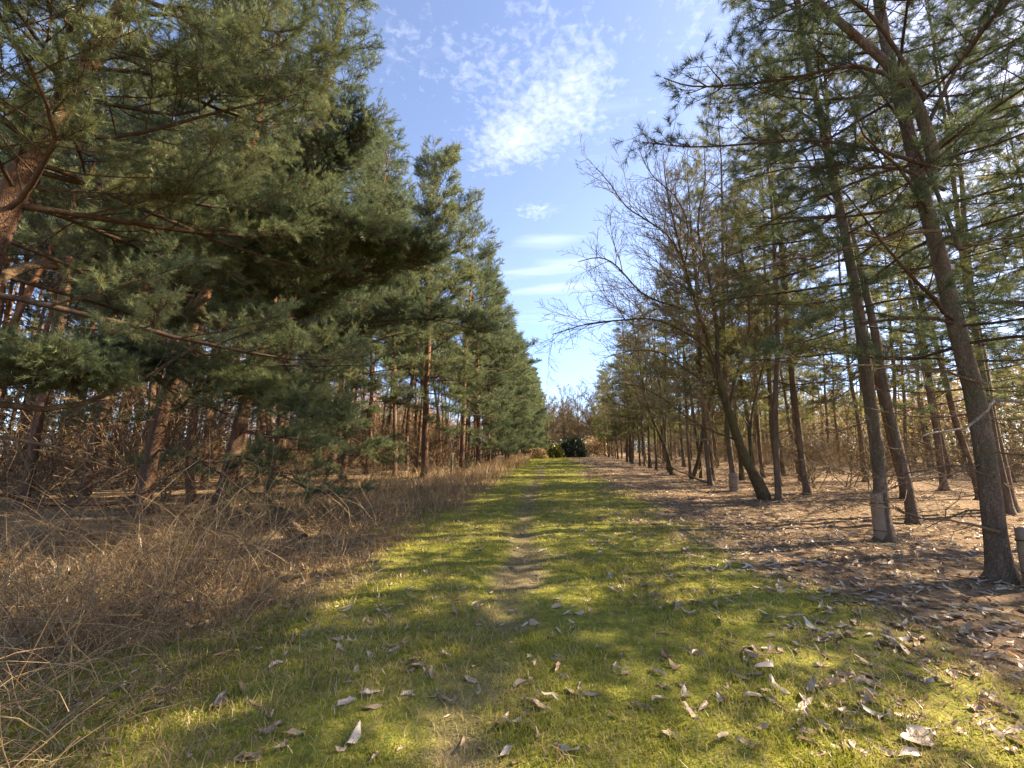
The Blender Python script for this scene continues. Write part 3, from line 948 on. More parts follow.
bx, by = gp(692, 479); TAKEN.append((bx, by))
place('bare_mid', bx, by, 'pale leaning sapling with bare branches beside a fallen stick', 'bare saplings', 1.0, 2.2, (D2R(2), D2R(-17)), 'bare_sapling', 'sapling')
for (px, py, lb) in [(650, 468, 'thin bare sapling before the far pines of the sunny row'), (672, 475, 'slim bare sapling between the mossy-foot pine and the leaning one'), (630, 462, 'small grey sapling overhanging the far green ride'),
                     (742, 480, 'upright bare sapling behind the bent trunk'), (784, 476, 'upright bare sapling in front of the lone straight pine'), (700, 470, 'crooked bare sapling behind the dark straight pine'),
                     (618, 459, 'hazy bare sapling at the end of the litter')]:
    x, y = gp(px, py)
    place('bare_mid', x, y, lb, 'bare saplings', rnd.uniform(.9, 1.35), rnd.uniform(0, 6), (rnd.gauss(0, .04), rnd.gauss(-.04, .04)), 'bare_sapling', 'sapling')
for (px, py, lb) in [(613, 458.5, 'slim pale upright stem farthest along the litter edge'), (627, 462, 'slim pale upright stem before the hazy far pines'), (640, 466, 'slim pale upright stem by the mossy-foot pine'), (656, 470, 'tall pale bare stem rising above the far olive pines'),
                     (669, 472, 'tall pale bare stem just short of the leaning sapling'), (701, 478, 'tall pale bare stem behind the dark straight pine'), (757, 486, 'tall pale bare stem close behind the bent mossy trunk')]:
    x, y = gp(px, py)
    place('bare_tall', x, y, lb, 'tall pale stems', rnd.uniform(.9, 1.1), rnd.uniform(0, 6), (rnd.gauss(0, .02), rnd.gauss(-.02, .02)), 'bare_sapling', 'sapling')
for k in range(26):
    px = 532 + k * 3.8 + rnd.uniform(-3, 3); dep = rnd.uniform(88, 125)
    p = at(px, 450, dep)
    place('bare_far', p.x, p.y, 'hazy brown bare tree closing the far end of the ride', 'bare trees closing the ride', rnd.uniform(.95, 1.45), rnd.uniform(0, 6), (0, 0), 'bare_tree', 'bare tree')


# ------------------------------------------------------------------ shrubs at the far end
def shrub(name, seed, w, h, n, mat, mat2=None, size=.28):
    r = np.random.default_rng(seed); mb = MB()
    P = r.normal(size=(n, 3)); P /= np.linalg.norm(P, axis=1, keepdims=True)
    P[:, 2] = np.abs(P[:, 2])
    bump = .72 + .5 * vnoise(P[:, 0] * 3 + 9, P[:, 1] * 3 + P[:, 2] * 4, seed)
    rad = r.uniform(.35, 1, n) ** .4 * bump
    C = P * rad[:, None] * np.array([w / 2, w / 2, h])
    dv = P + r.normal(0, .6, (n, 3)); dv /= np.linalg.norm(dv, axis=1, keepdims=True)
    sd = np.cross(dv, r.normal(size=(n, 3))); sd /= np.linalg.norm(sd, axis=1, keepdims=True)
    s = size * r.uniform(.5, 1.2, n)[:, None]
    V = np.stack([C - sd * s * .3, C + sd * s * .3, C + dv * s], 1).reshape(-1, 3)
    m = np.zeros(n, int)
    if mat2: m[r.uniform(0, 1, n) < .28] = 1
    mb.add(V, np.arange(n * 3).reshape(-1, 3), m)
    sb = MB(); rr = random.Random(seed)
    for k in range(9):
        a = rr.uniform(0, 6.28); e = rr.uniform(.6, 1.4); L = h * .8
        q = np.array([math.cos(a) * math.cos(e) * w / h, math.sin(a) * math.cos(e) * w / h, math.sin(e)]) * L
        sb.tube([np.zeros(3), q * .5 + np.array([0, 0, .1]), q], [.06, .04, .015], 4, 0)
    return mb.mesh(name + '_leaves', [M[mat]] + ([M[mat2]] if mat2 else [])), sb.mesh(name + '_stems', [M['twig']])


def put_shrub(name, px, dep, seed, w, h, n, label, mat, mat2=None, size=.28, cat='shrub', group=None):
    p = at(px, 450, dep)
    t = thing(name, label, cat, (p.x, p.y, hz(p.x, p.y)), 0, group)
    a, b = shrub(name, seed, w, h, n, mat, mat2, size)
    obj('foliage', a, t); obj('stem', b, t)


put_shrub('gorse_bush', 556, 64, 1, 2.8, 2.3, 2000, 'yellow-flowered gorse bush beside the dark evergreen at the ride end', 'gorse', 'gorse_flower', .3, 'gorse')
put_shrub('evergreen_bush', 573, 67, 2, 5.0, 3.3, 5200, 'dark rounded evergreen bush at the end of the ride', 'holly', None, .34)
put_shrub('dry_bush', 598, 78, 3, 7.0, 3.4, 3000, 'low tan leafless-looking bush right of the dark evergreen', 'straw', None, .4)
put_shrub('dry_bush', 535, 60, 4, 3.4, 1.6, 1800, 'low tawny bush left of the yellow gorse', 'straw', None, .3)

def far_wood(name, x0, x1, y0, y1, h, n, trunks, mats, label, size, seed):
    r = np.random.default_rng(seed); mb = MB()
    X = r.uniform(x0, x1, n); Y = r.uniform(y0, y1, n)
    top = h * (.55 + .75 * fbm(X * .16, Y * .16, seed))
    Z = top * r.uniform(0, 1, n) ** .9 + .1
    k = r.uniform(0, 1, n) < .25 + 1.1 * vnoise(X * .5 + Z * .3, Y * .5 + Z * .6, seed + 3)
    X, Y, Z = X[k], Y[k], Z[k]; n = len(X)
    dv = r.normal(size=(n, 3)); dv[:, 2] += .5; dv /= np.linalg.norm(dv, axis=1, keepdims=True)
    sd = np.cross(dv, r.normal(size=(n, 3))); sd /= np.linalg.norm(sd, axis=1, keepdims=True)
    C = np.stack([X, Y, Z], -1); s = size * r.uniform(.5, 1.3, n)[:, None]
    thin = r.uniform(0, 1, n) < .6
    wd = np.where(thin, .05, .28)[:, None]; ln = np.where(thin, 2.6, 1.)[:, None]
    V = np.stack([C - sd * s * wd, C + sd * s * wd, C + dv * s * ln], 1).reshape(-1, 3)
    m = np.where(thin, 2, r.integers(0, 2, n))
    mb.add(V, np.arange(n * 3).reshape(-1, 3), m)
    rr = random.Random(seed)
    for _ in range(trunks):
        a, b = rr.uniform(x0, x1), rr.uniform(y0, y1); H = h * rr.uniform(.9, 1.4)
        mb.tube([(a, b, -.1), (a + rr.gauss(0, .2), b, H * .5), (a + rr.gauss(.3, .4), b, H)], [.13, .10, .04], 5, 3)
    o = obj(name, mb.mesh(name, [M[k] for k in mats]))
    tag(o, label, 'woodland', kind='stuff')


far_wood('distant_woodland', -44, -29, -2, 130, 13, 150000, 260, ('bracken', 'needle_left', 'dead', 'bark_left'), 'dim brown mass of woodland behind the shady pines', .45, 61)
far_wood('distant_thicket', 27, 42, 2, 120, 7.5, 150000, 160, ('straw', 'needle_olive', 'straw', 'bark_right'), 'sunlit tawny and green thicket behind the thin pines', .42, 62)

far_wood('end_woodland', -60, -3, 128, 142, 11, 50000, 110, ('bracken', 'straw', 'grey_twig', 'bark_bare'), 'hazy brown woodland beyond the end of the bramble side', .6, 63)
far_wood('end_thicket', -3, 60, 132, 146, 13, 70000, 110, ('straw', 'gorse', 'grey_twig', 'bark_bare'), 'hazy tawny woodland beyond the end of the ride', .6, 64)


def thicket(name, seed, h, stems, mat):
    rr = random.Random(seed); cb = MB()
    for k in range(stems):
        a = rr.uniform(0, 6.28); e = rr.uniform(.7, 1.45); L = h * rr.uniform(.6, 1.1)
        d = np.array([math.cos(a) * math.cos(e), math.sin(a) * math.cos(e), math.sin(e)]); p = np.array([rr.gauss(0, .1), rr.gauss(0, .1), -.05]); c = [p.copy()]
        for j in range(6):
            d = norm(d + np.array([rr.gauss(0, .16), rr.gauss(0, .16), rr.gauss(.02, .1)])); p = p + d * L / 6; c.append(p.copy())
        q = np.linspace(.020, .007, 7); cb.tube(c, q, 4, 0); twigs(cb, c, q, rr, 1, .22, .42, 0, .05, .0055)
    return cb.mesh(name, [M[mat]])


TH = [thicket('thicket_stems', 401 + k, 3.4 + .5 * k, 7, 'dead') for k in range(3)]
TG = [thicket('thicket_stems', 411 + k, 3.2 + .5 * k, 6, 'grey_twig') for k in range(2)]
n = 0
for k in range(400):
    x = rnd.uniform(-20, -8.2); y = rnd.uniform(7.5, 42)
    d = y * math.cos(YAW) - x * math.sin(YAW); lat = x * math.cos(YAW) + y * math.sin(YAW)
    if abs(lat / d) > 1.35 or not free(x, y, .9) or n >= 60: continue
    TAKEN.append((x, y)); n += 1
    o = obj('bare_shrub', rnd.choice(TH)); o.location = (x, y, hz(x, y)); o.rotation_euler = (0, 0, rnd.uniform(0, 6.28)); o.scale = (rnd.uniform(.7, 1.25),) * 3
    tag(o, 'twiggy brown leafless shrub among the dim pine trunks', 'shrub', 'leafless shrubs in the dim wood')
n = 0
for k in range(400):
    y = rnd.uniform(9, 55); x = rnd.uniform(9 + .05 * y, 26)
    d = y * math.cos(YAW) - x * math.sin(YAW); lat = x * math.cos(YAW) + y * math.sin(YAW)
    if abs(lat / d) > 1.35 or d < 11 or not free(x, y, .9) or n >= 45: continue
    TAKEN.append((x, y)); n += 1
    o = obj('bare_shrub', rnd.choice(TG)); o.location = (x, y, hz(x, y)); o.rotation_euler = (0, 0, rnd.uniform(0, 6.28)); o.scale = (rnd.uniform(.6, 1.2),) * 3
    tag(o, 'pale leafless shrub standing back on the sunny leaf litter', 'shrub', 'leafless shrubs in the sunny wood')
for x, y in [(9.4, 7.6), (10.4, 10.4)]:
    TAKEN.append((x, y))
    place('right_near', x, y, 'pine in the near clump just behind the forked pine', 'clump behind the forked pine', rnd.uniform(.9, 1.05), rnd.uniform(0, 6.28))
for x, y in [(13.0, 7.4), (17, 8.6)]:
    TAKEN.append((x, y))
    place('right_mid', x, y, 'pine of the sunny wood standing nearest the camera beyond the forked one', 'near pines beside the camera', rnd.uniform(.9, 1.05), rnd.uniform(0, 6.28))

# ------------------------------------------------------------------ near overhanging pine (foot outside the frame)
x, y = -6.75, 3.75
org = np.array([x, y, hz(x, y)])
rnd0 = random.Random(909)
t = thing('pine_tree', 'big near pine with a thick reddish trunk leaning in over the brambles', 'pine tree', tuple(org))
P = np.array([[0, 0, -.2], [.0, .02, .8], [.02, .05, 1.8], [.1, .1, 3.0], [.25, .1, 4.2], [.55, .15, 5.4], [1.1, .15, 6.6], [1.75, .1, 8.0], [1.95, .1, 9.6], [2.05, .1, 11.5]])
tb = MB(); trunk_mesh(tb, P, .17, rnd0, sides=14, top=.2)
obj('trunk', tb.mesh('near_pine_trunk', [M['bark_left']]), t)
cb = MB(); sh = ([], [], [])


def npos(z):
    return np.array([np.interp(z, P[:, 2], P[:, 0]), np.interp(z, P[:, 2], P[:, 1]), z])


for z, az, e, L in [(3.3, 34, 3, 4.4), (4.0, 66, 8, 4.2), (4.3, -8, 12, 3.4), (4.4, 40, 12, 4.6), (4.9, 75, 14, 4.2), (5.3, 12, 18, 4.2), (5.6, -35, 15, 3.2), (5.9, 52, 18, 4.0), (6.3, 25, 22, 4.2), (6.6, 85, 20, 3.6), (6.9, 0, 25, 3.6),
                    (7.3, 45, 25, 3.6), (7.7, -20, 28, 3.2), (8.1, 20, 30, 3.2), (8.5, 70, 30, 3.), (9., 10, 35, 2.8), (9.4, 120, 35, 2.6), (9.8, -50, 40, 2.4), (10.2, 40, 45, 2.2), (10.8, 0, 50, 1.8), (11.2, 180, 50, 1.6),
                    (4.6, 110, 10, 3.6), (5.8, 130, 15, 3.2), (7., 150, 20, 3.), (6.0, -80, 15, 2.6), (7.8, -110, 25, 2.6), (3.6, 95, 0, 3.2), (4.6, -60, 12, 2.6), (5.2, -85, 15, 2.4), (5.9, -50, 20, 2.6), (6.6, -70, 22, 2.4), (7.2, -40, 25, 2.6), (8.2, -75, 30, 2.4), (5.0, 55, 8, 4.0), (4.5, 84, 5, 3.8)]:
    if z > 5.2 and -30 < az < 80: L *= .78
    a = D2R(az + rnd0.gauss(0, 6)); e = D2R(e + rnd0.gauss(0, 4))
    grow_limb(cb, sh, npos(z), [math.cos(a) * math.cos(e), math.sin(a) * math.cos(e), math.sin(e)], L, .007 * L + .005, rnd0, up=.05, step=.12, sc=1.0, sides=6, sub=.46, live=.14, pad=.3)
put_shoots(cb, sh[0], sh[1], sh[2], TS['near'], 5, 6)
obj('crown', cb.mesh('near_pine_crown', [M['twig'], M['needle_left']]), t)


def traced_branch(paths, parent, base, mat='dead', fork=3, seed=1, name='dead_branch', label=None):
    rr = random.Random(seed)
    lb = MB()
    for (path, d0, d1, r0, r1) in paths:
        n = len(path)
        Q = [np.array(at(px, py, d0 + (d1 - d0) * i / (n - 1))) - base for i, (px, py) in enumerate(path)]
        Q = smooth_path(Q, 4); Q = Q + np.cumsum(np.random.default_rng(seed).normal(0, .014, Q.shape), 0)
        rr_ = np.linspace(r0, r1, len(Q))
        lb.tube(Q, rr_, 6, 0)
        twigs(lb, Q, rr_, rr, 1 if fork else 0, .22 if fork else 2., .22, 0, 0, .003)
    o = obj(name, lb.mesh(name, [M[mat]]), parent)
    if label: o['label'] = label
    return o


traced_branch([([(-40, 470), (0, 490), (60, 504), (112, 506), (150, 494), (178, 474), (215, 455)], 5.0, 7.2, .040, .012)], t, org, 'twig', seed=3)
traced_branch([([(-40, 425), (0, 438), (62, 447), (110, 465), (140, 474)], 5.2, 6.6, .03, .010)], t, org, seed=4)
traced_branch([([(-30, 300), (10, 270), (50, 258), (95, 268), (140, 282), (200, 290)], 4.6, 6.4, .07, .02)], t, org, seed=5)
traced_branch([([(-30, 400), (40, 408), (90, 398), (150, 372), (220, 330), (258, 292)], 5.2, 8.2, .05, .02)], t, org, seed=6)

# low foliage boughs sweeping out of the wood edge
def needle_bough(owner_label, path, d0, d1, seed, side=1.0, k=5, r0=.04):
    own = [o for o in COL.objects if o.get('label', '') == owner_label][0]
    inv = (Matrix.Translation(own.location) @ own.rotation_euler.to_matrix().to_4x4() @ Matrix.Diagonal((*own.scale, 1))).inverted()
    rr = random.Random(seed); cb = MB(); sh = ([], [], [])
    n = len(path)
    Q = smooth_path([np.array(inv @ at(px, py, d0 + (d1 - d0) * i / (n - 1))) for i, (px, py) in enumerate(path)], 5)
    Q = Q + np.cumsum(np.random.default_rng(seed).normal(0, .012, Q.shape), 0)
    cb.tube(Q, np.linspace(r0, .008, len(Q)), 6, 0)
    L = np.linalg.norm(Q[1:] - Q[:-1], axis=1).sum(); m = len(Q)
    for i in range(int(m * .15), m - 1):
        dd = norm(Q[i + 1] - Q[i]); h = norm(np.cross(dd, np.array([0, 0, 1.])))
        for sgn in (-1, 1):
            for _ in range(2):
                e = norm(dd * .8 + h * sgn * rr.uniform(.4, 1.2) + np.array([0, 0, rr.uniform(-.05, .6)]))
                grow_limb(cb, sh, Q[i] + (Q[i + 1] - Q[i]) * rr.random(), e, side * rr.uniform(.6, 1.25) * (1.1 - .6 * i / m), .009, rr, step=.11, sub=.4, sc=1.0, live=.25, pad=.3)
    sh[0].append(Q[-1]); sh[1].append(norm(Q[-1] - Q[-2])); sh[2].append(1.)
    put_shoots(cb, sh[0], sh[1], sh[2], TS['near'], seed, k)
    obj('bough', cb.mesh('needle_bough', [M['twig'], M['needle_left']]), own)


L1 = 'leaning pine nearest the bramble tangle, its low boughs sweeping over the ride'
L2 = 'leaning brown pine trunk in front of a slimmer one at the wood edge'
L4 = 'pine whose trunk rises just behind the fallen pole'
L0 = 'big near pine with a thick reddish trunk leaning in over the brambles'
needle_bough(L2, [(248, 372), (275, 318), (320, 284), (370, 268), (422, 258)], 9.6, 8.0, 71, 1.1)
needle_bough(L1, [(176, 330), (210, 270), (260, 240), (320, 232), (372, 240)], 8.8, 7.2, 72, 1.1)
needle_bough(L1, [(176, 410), (205, 384), (245, 388), (290, 402), (330, 418)], 8.8, 7.4, 73, .8)
needle_bough(L0, [(-40, 400), (0, 385), (40, 372), (80, 380)], 5.2, 5.4, 74, .6, 4, .025)
needle_bough(L1, [(176, 395), (140, 368), (110, 366), (70, 380)], 8.8, 7.0, 77, .8)
needle_bough(L2, [(262, 300), (290, 215), (330, 165), (352, 128)], 9.8, 8.8, 75, 1.0)
needle_bough(L4, [(285, 400), (320, 350), (370, 322), (430, 318), (478, 330)], 13.5, 12.5, 76, 1.5)

# broken pale branch and dead branches of the forked pine
fk = [o for o in COL.objects if o.get('label', '').startswith('forked grey pine')][0]
fb = np.array(fk.location)
traced_branch([([(1000, 405), (996, 398), (985, 402), (972, 416), (955, 424), (938, 428)], 4.45, 4.1, .020, .008), ([(996, 398), (1010, 399), (1040, 400), (1075, 392)], 4.4, 4.2, .018, .010)], fk, fb, 'pale_dead', 0, 7, 'broken_branch', 'bleached broken branch kinked over the trunk')
traced_branch([([(1000, 530), (960, 520), (920, 520), (880, 508), (840, 500)], 4.5, 5.2, .017, .005)], fk, fb, seed=8)
traced_branch([([(995, 475), (960, 462), (905, 480), (860, 478), (800, 462)], 4.5, 5.6, .015, .004)], fk, fb, seed=9)
traced_branch([([(962, 230), (900, 232), (840, 246), (780, 262), (730, 275), (700, 282)], 4.6, 6.0, .022, .006)], fk, fb, seed=10)
traced_branch([([(990, 385), (930, 365), (860, 366), (790, 360), (720, 362)], 4.6, 5.8, .016, .004)], fk, fb, seed=12)
# second stem of the fork
sb = MB(); q = np.array([ (np.array(at(px, py, dd)) - fb) for px, py, dd in [(934, 160, 4.6), (922, 110, 4.6), (895, 70, 4.7), (860, 40, 4.8), (815, 0, 4.9), (780, -40, 5.)]])
sb.tube(smooth_path(q, 3), np.linspace(.06, .03, (len(q) - 1) * 3 + 1), 7, 0)
obj('fork_stem', sb.mesh('fork_stem', [M['bark_right']]), fk)
# long live boughs of the forked pine reaching out against the sky
cb = MB(); sh = ([], [], []); rr0 = random.Random(31)
for path, d0, d1 in [([(925, 95), (860, 60), (800, 78), (740, 85), (690, 88), (664, 78)], 4.6, 4.9), ([(940, 170), (880, 150), (810, 138), (740, 145), (690, 148), (642, 142)], 4.6, 5.1),
                     ([(925, 100), (880, 20), (840, -10), (790, 10), (765, 20)], 4.6, 4.4), ([(945, 190), (900, 165), (850, 170), (800, 165), (745, 178)], 4.6, 4.4),
                     ([(960, 250), (920, 150), (880, 90), (850, 60), (800, 30)], 4.7, 6.0), ([(930, 120), (960, 60), (990, 20), (1010, 0)], 4.6, 4.6)]:
    n = len(path); Q = smooth_path([np.array(at(px, py, d0 + (d1 - d0) * i / (n - 1))) - fb for i, (px, py) in enumerate(path)], 3)
    cb.tube(Q, np.linspace(.024, .006, len(Q)), 5, 0)
    for i in range(3, len(Q) - 1):
        dd = norm(Q[i + 1] - Q[i])
        if i > len(Q) * .5 and rr0.random() < .5: continue
        for sgn in (-1, 1):
            h = norm(np.cross(dd, np.array([0, 0, 1.])))
            e = norm(dd + h * sgn * rr0.uniform(.3, 1.1) + np.array([0, 0, rr0.uniform(-.2, .7)]))
            grow_limb(cb, sh, Q[i], e, rr0.uniform(.3, .75) * (1.1 - 1.0 * i / len(Q)), .006, rr0, step=.25, sub=.3, sc=.95, live=.45)
    sh[0].append(Q[-1]); sh[1].append(norm(Q[-1] - Q[-2])); sh[2].append(1.)
put_shoots(cb, sh[0], sh[1], sh[2], TS['rnear'], 6, 2)
obj('bough', cb.mesh('fork_bough', [M['twig'], M['needle_right']]), fk)


# ------------------------------------------------------------------ tree guards, stake, fallen pole, sticks
def guard(px, py, r, h, a0, a1, label, dx=0, dy=0, tilt=(0, 0), rz=0):
    x, y = gp(px, py); x += dx; y += dy
    mb = MB(); n = 14; rows = 9; rg = np.random.default_rng(int(px))
    th = .006
    def surf(rad):
        out = []
        for j in range(rows):
            for i in range(n):
                a = a0 + (a1 - a0) * i / (n - 1)
                q = rad * (1 + .05 * math.sin(3 * a + j * .3)) + rg.normal(0, .0015)
                z = h * j / (rows - 1) + (rg.normal(0, .012) if j == rows - 1 else 0) - (.03 if j == 0 else 0)
                out.append((q * math.cos(a), q * math.sin(a), z))
        return np.array(out)
    ti = []
    for j in range(rows - 1):
        for i in range(n - 1):
            k = j * n + i; ti += [(k, k + 1, k + n + 1), (k, k + n + 1, k + n)]
    A = surf(r); B = A * np.array([(r - th) / r, (r - th) / r, 1])
    N = len(A); ti = np.array(ti)
    rim = []
    for j in range(rows - 1):
        for i in (0, n - 1):
            k = j * n + i; rim += [(k, k + n, k + N), (k + n, k + n + N, k + N)]
    for i in range(n - 1):
        k = (rows - 1) * n + i; rim += [(k, k + 1, k + N), (k + 1, k + 1 + N, k + N)]
    mb.add(np.vstack([A, B]), np.vstack([ti, ti[:, ::-1] + N, np.array(rim)]), 0, True)
    o = obj('tree_guard', mb.mesh('tree_guard', [M['guard']]))
    o.location = (x, y, hz(x, y)); o.rotation_euler = (tilt[0], tilt[1], rz)
    for zt in (.22, .78):
        tb = MB(); aa = np.linspace(a0, a1, 15)
        q = (r + .004) * (1 + .05 * np.sin(3 * aa + 8 * zt * .3))
        tb.tube(np.stack([q * np.cos(aa), q * np.sin(aa), h * zt + .008 * np.sin(aa * 2)], -1), np.full(15, .006), 5, 0)
        obj('tie', tb.mesh('guard_tie', [M['twig']]), o)
    return tag(o, label, 'tree guard')


guard(887, 541, .150, .78, 2.2, 4.2, 'pale split guard wrapped round the foot of the straight pine', tilt=(0, D2R(1)))
guard(1019, 588, .10, .60, -.3, 5.4, 'pale upright tree guard standing beside the forked pine', dx=.1, dy=-.1)
guard(735, 492, .165, .62, 2.0, 5.6, 'small pale guard at the base of the slim pine by the leaning tree')

mb = MB(); x, y = gp(451, 478)
rg = np.random.default_rng(2)
mb.tube([(0, 0, -.2), (.005, 0, .3), (.012, .005, .75), (.01, .0, 1.15)], np.array([[.055] * 6, [.052] * 6, [.05] * 6, [.047] * 6]) * (1 + .06 * rg.normal(size=(4, 6))), 6, 0)
o = obj('wooden_stake', mb.mesh('wooden_stake', [M['pale_dead']])); o.location = (x, y, hz(x, y)); o.rotation_euler = (.03, .04, 0)
tag(o, 'thin weathered stake standing in the dry stalks at the ride edge', 'stake')

mb = MB(); a = np.array(ground(303, 540)); b = np.array(ground(263, 504)); a[2] = hz(a[0], a[1]) + .03; b[2] = hz(b[0], b[1]) + .28
pp = np.array([a + (b - a) * f + np.array([.03 * math.sin(f * 5), 0, .03 * math.sin(f * 3)]) for f in np.linspace(0, 1, 10)])
mb.tube(pp - a, np.linspace(.075, .05, 10)[:, None] * (1 + .07 * rg.normal(size=(10, 8))), 8, 0)
q = pp[6] - a; mb.tube([q, q + np.array([.05, -.1, .18])], [.022, .012], 5, 0)
o = obj('fallen_pole', mb.mesh('fallen_pole', [M['dead']])); o.location = a
tag(o, 'fallen dead pole lying in the dry grass by the wood edge', 'log')

mb = MB(); a = np.array(ground(708, 484)); b = np.array(ground(655, 470)); a[2] = hz(a[0], a[1]) + .03; b[2] = hz(b[0], b[1]) + .6
pp = np.array([a + (b - a) * f for f in np.linspace(0, 1, 8)]) + rg.normal(0, .03, (8, 3))
rr = np.linspace(.045, .015, 8); mb.tube(pp - a, rr, 6, 0); twigs(mb, pp - a, rr, random.Random(4), 1, .6, .2, 0, .1, .006)
o = obj('fallen_stick', mb.mesh('fallen_stick', [M['dead']])); o.location = a
tag(o, 'long fallen stick on the litter at the foot of the pale sapling', 'stick')

mb = MB(); a = np.array(ground(1002, 466)); 

# dry upright stalks near the camera
for k, (px, py, hgt, lb) in enumerate([(304, 685, .36, 'tall pale dry stalk with a curled leaf at its tip'), (326, 700, .30, 'thin dry stalk just beside the taller leaf-tipped one'), (268, 735, .26, 'yellowish dry stalk leaning by the weeds'), (24, 745, .30, 'pale dry stalk at the corner of the brambles'),
                               (875, 690, .22, 'single upright straw in the sunlit moss'), (590, 600, .20, 'short dry stalk in the mossy ride')]):
    x, y = gp(px, py); r_ = random.Random(k); mb = MB()
    pts = [np.array([0, 0, -.02])]; d = norm(np.array([r_.gauss(.05, .12), r_.gauss(0, .12), 1]))
    for i in range(6):
        d = norm(d + np.array([r_.gauss(0, .06), r_.gauss(0, .06), 0])); pts.append(pts[-1] + d * hgt / 6)
    mb.tube(pts, np.linspace(.0036, .0016, 7), 4, 0)
    for i in (2, 4, 5):
        mb.tube([pts[i], pts[i] + np.array([r_.gauss(0, .04), r_.gauss(0, .04), .05])], [.0016, .0008], 3, 0)
    if k == 0:
        leaves(mb, np.array([pts[-1][0]]), np.array([pts[-1][1]]), np.array([.06]), np.array([pts[-1][2] - .02]), 1, 1.2)
    o = obj('dry_stalk', mb.mesh('dry_stalk', [M['straw'], M['pale_leaf']])); o.location = (x, y, hz(x, y))
    tag(o, lb, 'dry stalk')

# ------------------------------------------------------------------ countable fallen leaves near the camera
def curled_leaf(seed, mat):
    r = np.random.default_rng(seed); nu, nv = 12, 7
    t = np.linspace(0, 1, nu)[:, None]; q = np.linspace(-1, 1, nv)[None]
    w = r.uniform(.15, .24) * np.sin(np.pi * np.clip(t, .0, 1) ** r.uniform(.7, 1.1)) ** .8 * (1 + .10 * r.normal(size=(nu, 1)))
    w = w * (1 + .12 * np.sign(q) * r.normal(size=(nu, 1)))
    roll = r.uniform(.3, 1.5) * (.4 + .9 * vnoise(t * 3 + seed, t * 0, seed)) * np.where(q > 0, r.uniform(.5, 1.3), r.uniform(.3, 1.2))
    a = np.abs(q) * roll + 1e-4
    y = np.sign(q) * w * np.abs(q) * np.sin(a) / a; z = w * np.abs(q) * (1 - np.cos(a)) / a
    bend = r.uniform(-.5, .9); x = (t - .5) + 0 * q; z = z + bend * (t - .5) ** 2 * .8
    tw = r.uniform(-.9, .9) * (t - .5)
    y, z = y * np.cos(tw) - z * np.sin(tw), y * np.sin(tw) + z * np.cos(tw)
    z = z + .018 * np.cos(q * 9 + t * 14) * np.abs(q) + r.normal(0, .006, z.shape); y = y + .05 * np.sin(t * r.uniform(2, 5) + r.uniform(0, 6))
    z = z - z.min()
    V = np.stack([x, y, z], -1).reshape(-1, 3); T_ = []
    for i in range(nu - 1):
        for k in range(nv - 1):
            b = i * nv + k; T_ += [(b, b + nv, b + nv + 1), (b, b + nv + 1, b + 1)]
    mb = MB(); mb.add(V, T_, 0, True)
    mb.tube([V[nv // 2], V[nv // 2] + np.array([-.10, .01, .02]), V[nv // 2] + np.array([-.2, .03, .03])], [.012, .009, .008], 4, 0)
    return mb.mesh('fallen_leaf', [mat])


LV = [curled_leaf(500 + k, M['pale_leaf']) for k in range(14)]
OL = curled_leaf(530, M['orange_leaf'])


def fall(px, py, size, label, group=None, me=None, lift=0):
    x, y = gp(px, py)
    o = obj('fallen_leaf', me or rnd.choice(LV)); o.location = (x, y, hz(x, y) + .003 + lift)
    s = size * .85; o.scale = (s, s * rnd.uniform(.8, 1.15), s); o.rotation_euler = (rnd.gauss(0, .12), rnd.gauss(0, .12), rnd.uniform(0, 6.28))
    return tag(o, label, 'fallen leaf', group)


SPEC = [(436, 700, .105, 'pale leaf on the worn track, with a smaller one at its tip'), (437, 694, .05, 'small pale leaf at the tip of the one on the track'), (525, 713, .12, 'long pale leaf lying across the grass by the track'), (482, 745, .085, 'pale leaf at the near end of the track, paired with a long one'), (507, 752, .12, 'long pale leaf paired with a shorter one at the near track end'),
        (400, 751, .06, 'small pale leaf alone in bright moss before the brambles'), (666, 657, .10, 'slim pale leaf tilted up in the shaded grass'), (664, 693, .12, 'curled pale leaf in the dry tuft of the ride'), (370, 661, .12, 'long brown-pink leaf at the edge of the bramble shade'), (567, 620, .12, 'large pale leaf among the cluster in the middle of the ride'), (590, 614, .10, 'narrow pale leaf beside the cluster in the ride'), (572, 635, .10, 'flat pale leaf just below the cluster in the ride'),
        (550, 642, .11, 'grey-white leaf below the cluster, nearest the track'), (918, 745, .26, 'long twisted pale leaf in the sunlit moss'), (912, 762, .16, 'broad pale leaf by the long twisted one'), (866, 700, .10, 'rounded pale leaf in the sunny moss'), (848, 726, .10, 'flat pale leaf in the bright moss before the sunny wood'), (930, 608, .22, 'broad brown leaf on the litter near the forked pine'), (1015, 740, .16, 'brownish leaf at the corner of the sunlit moss'),
        (800, 712, .2, 'long curled tan leaf on the sunlit moss'), (824, 648, .22, 'long pale leaf in the shade before the litter'), (255, 707, .18, 'wide brown leaf half buried in bright moss'), (243, 693, .17, 'wide pale leaf above the half buried one'), (248, 758, .17, 'dark-edged upright leaf in sunlit moss by the weeds')]
for s in SPEC:
    fall(*s)
fall(308, 585, .08, 'orange-brown leaf caught among dry stems', None, OL, .12)
fall(1016, 662, .14, 'orange leaf on the shaded litter by the forked pine', None, OL)
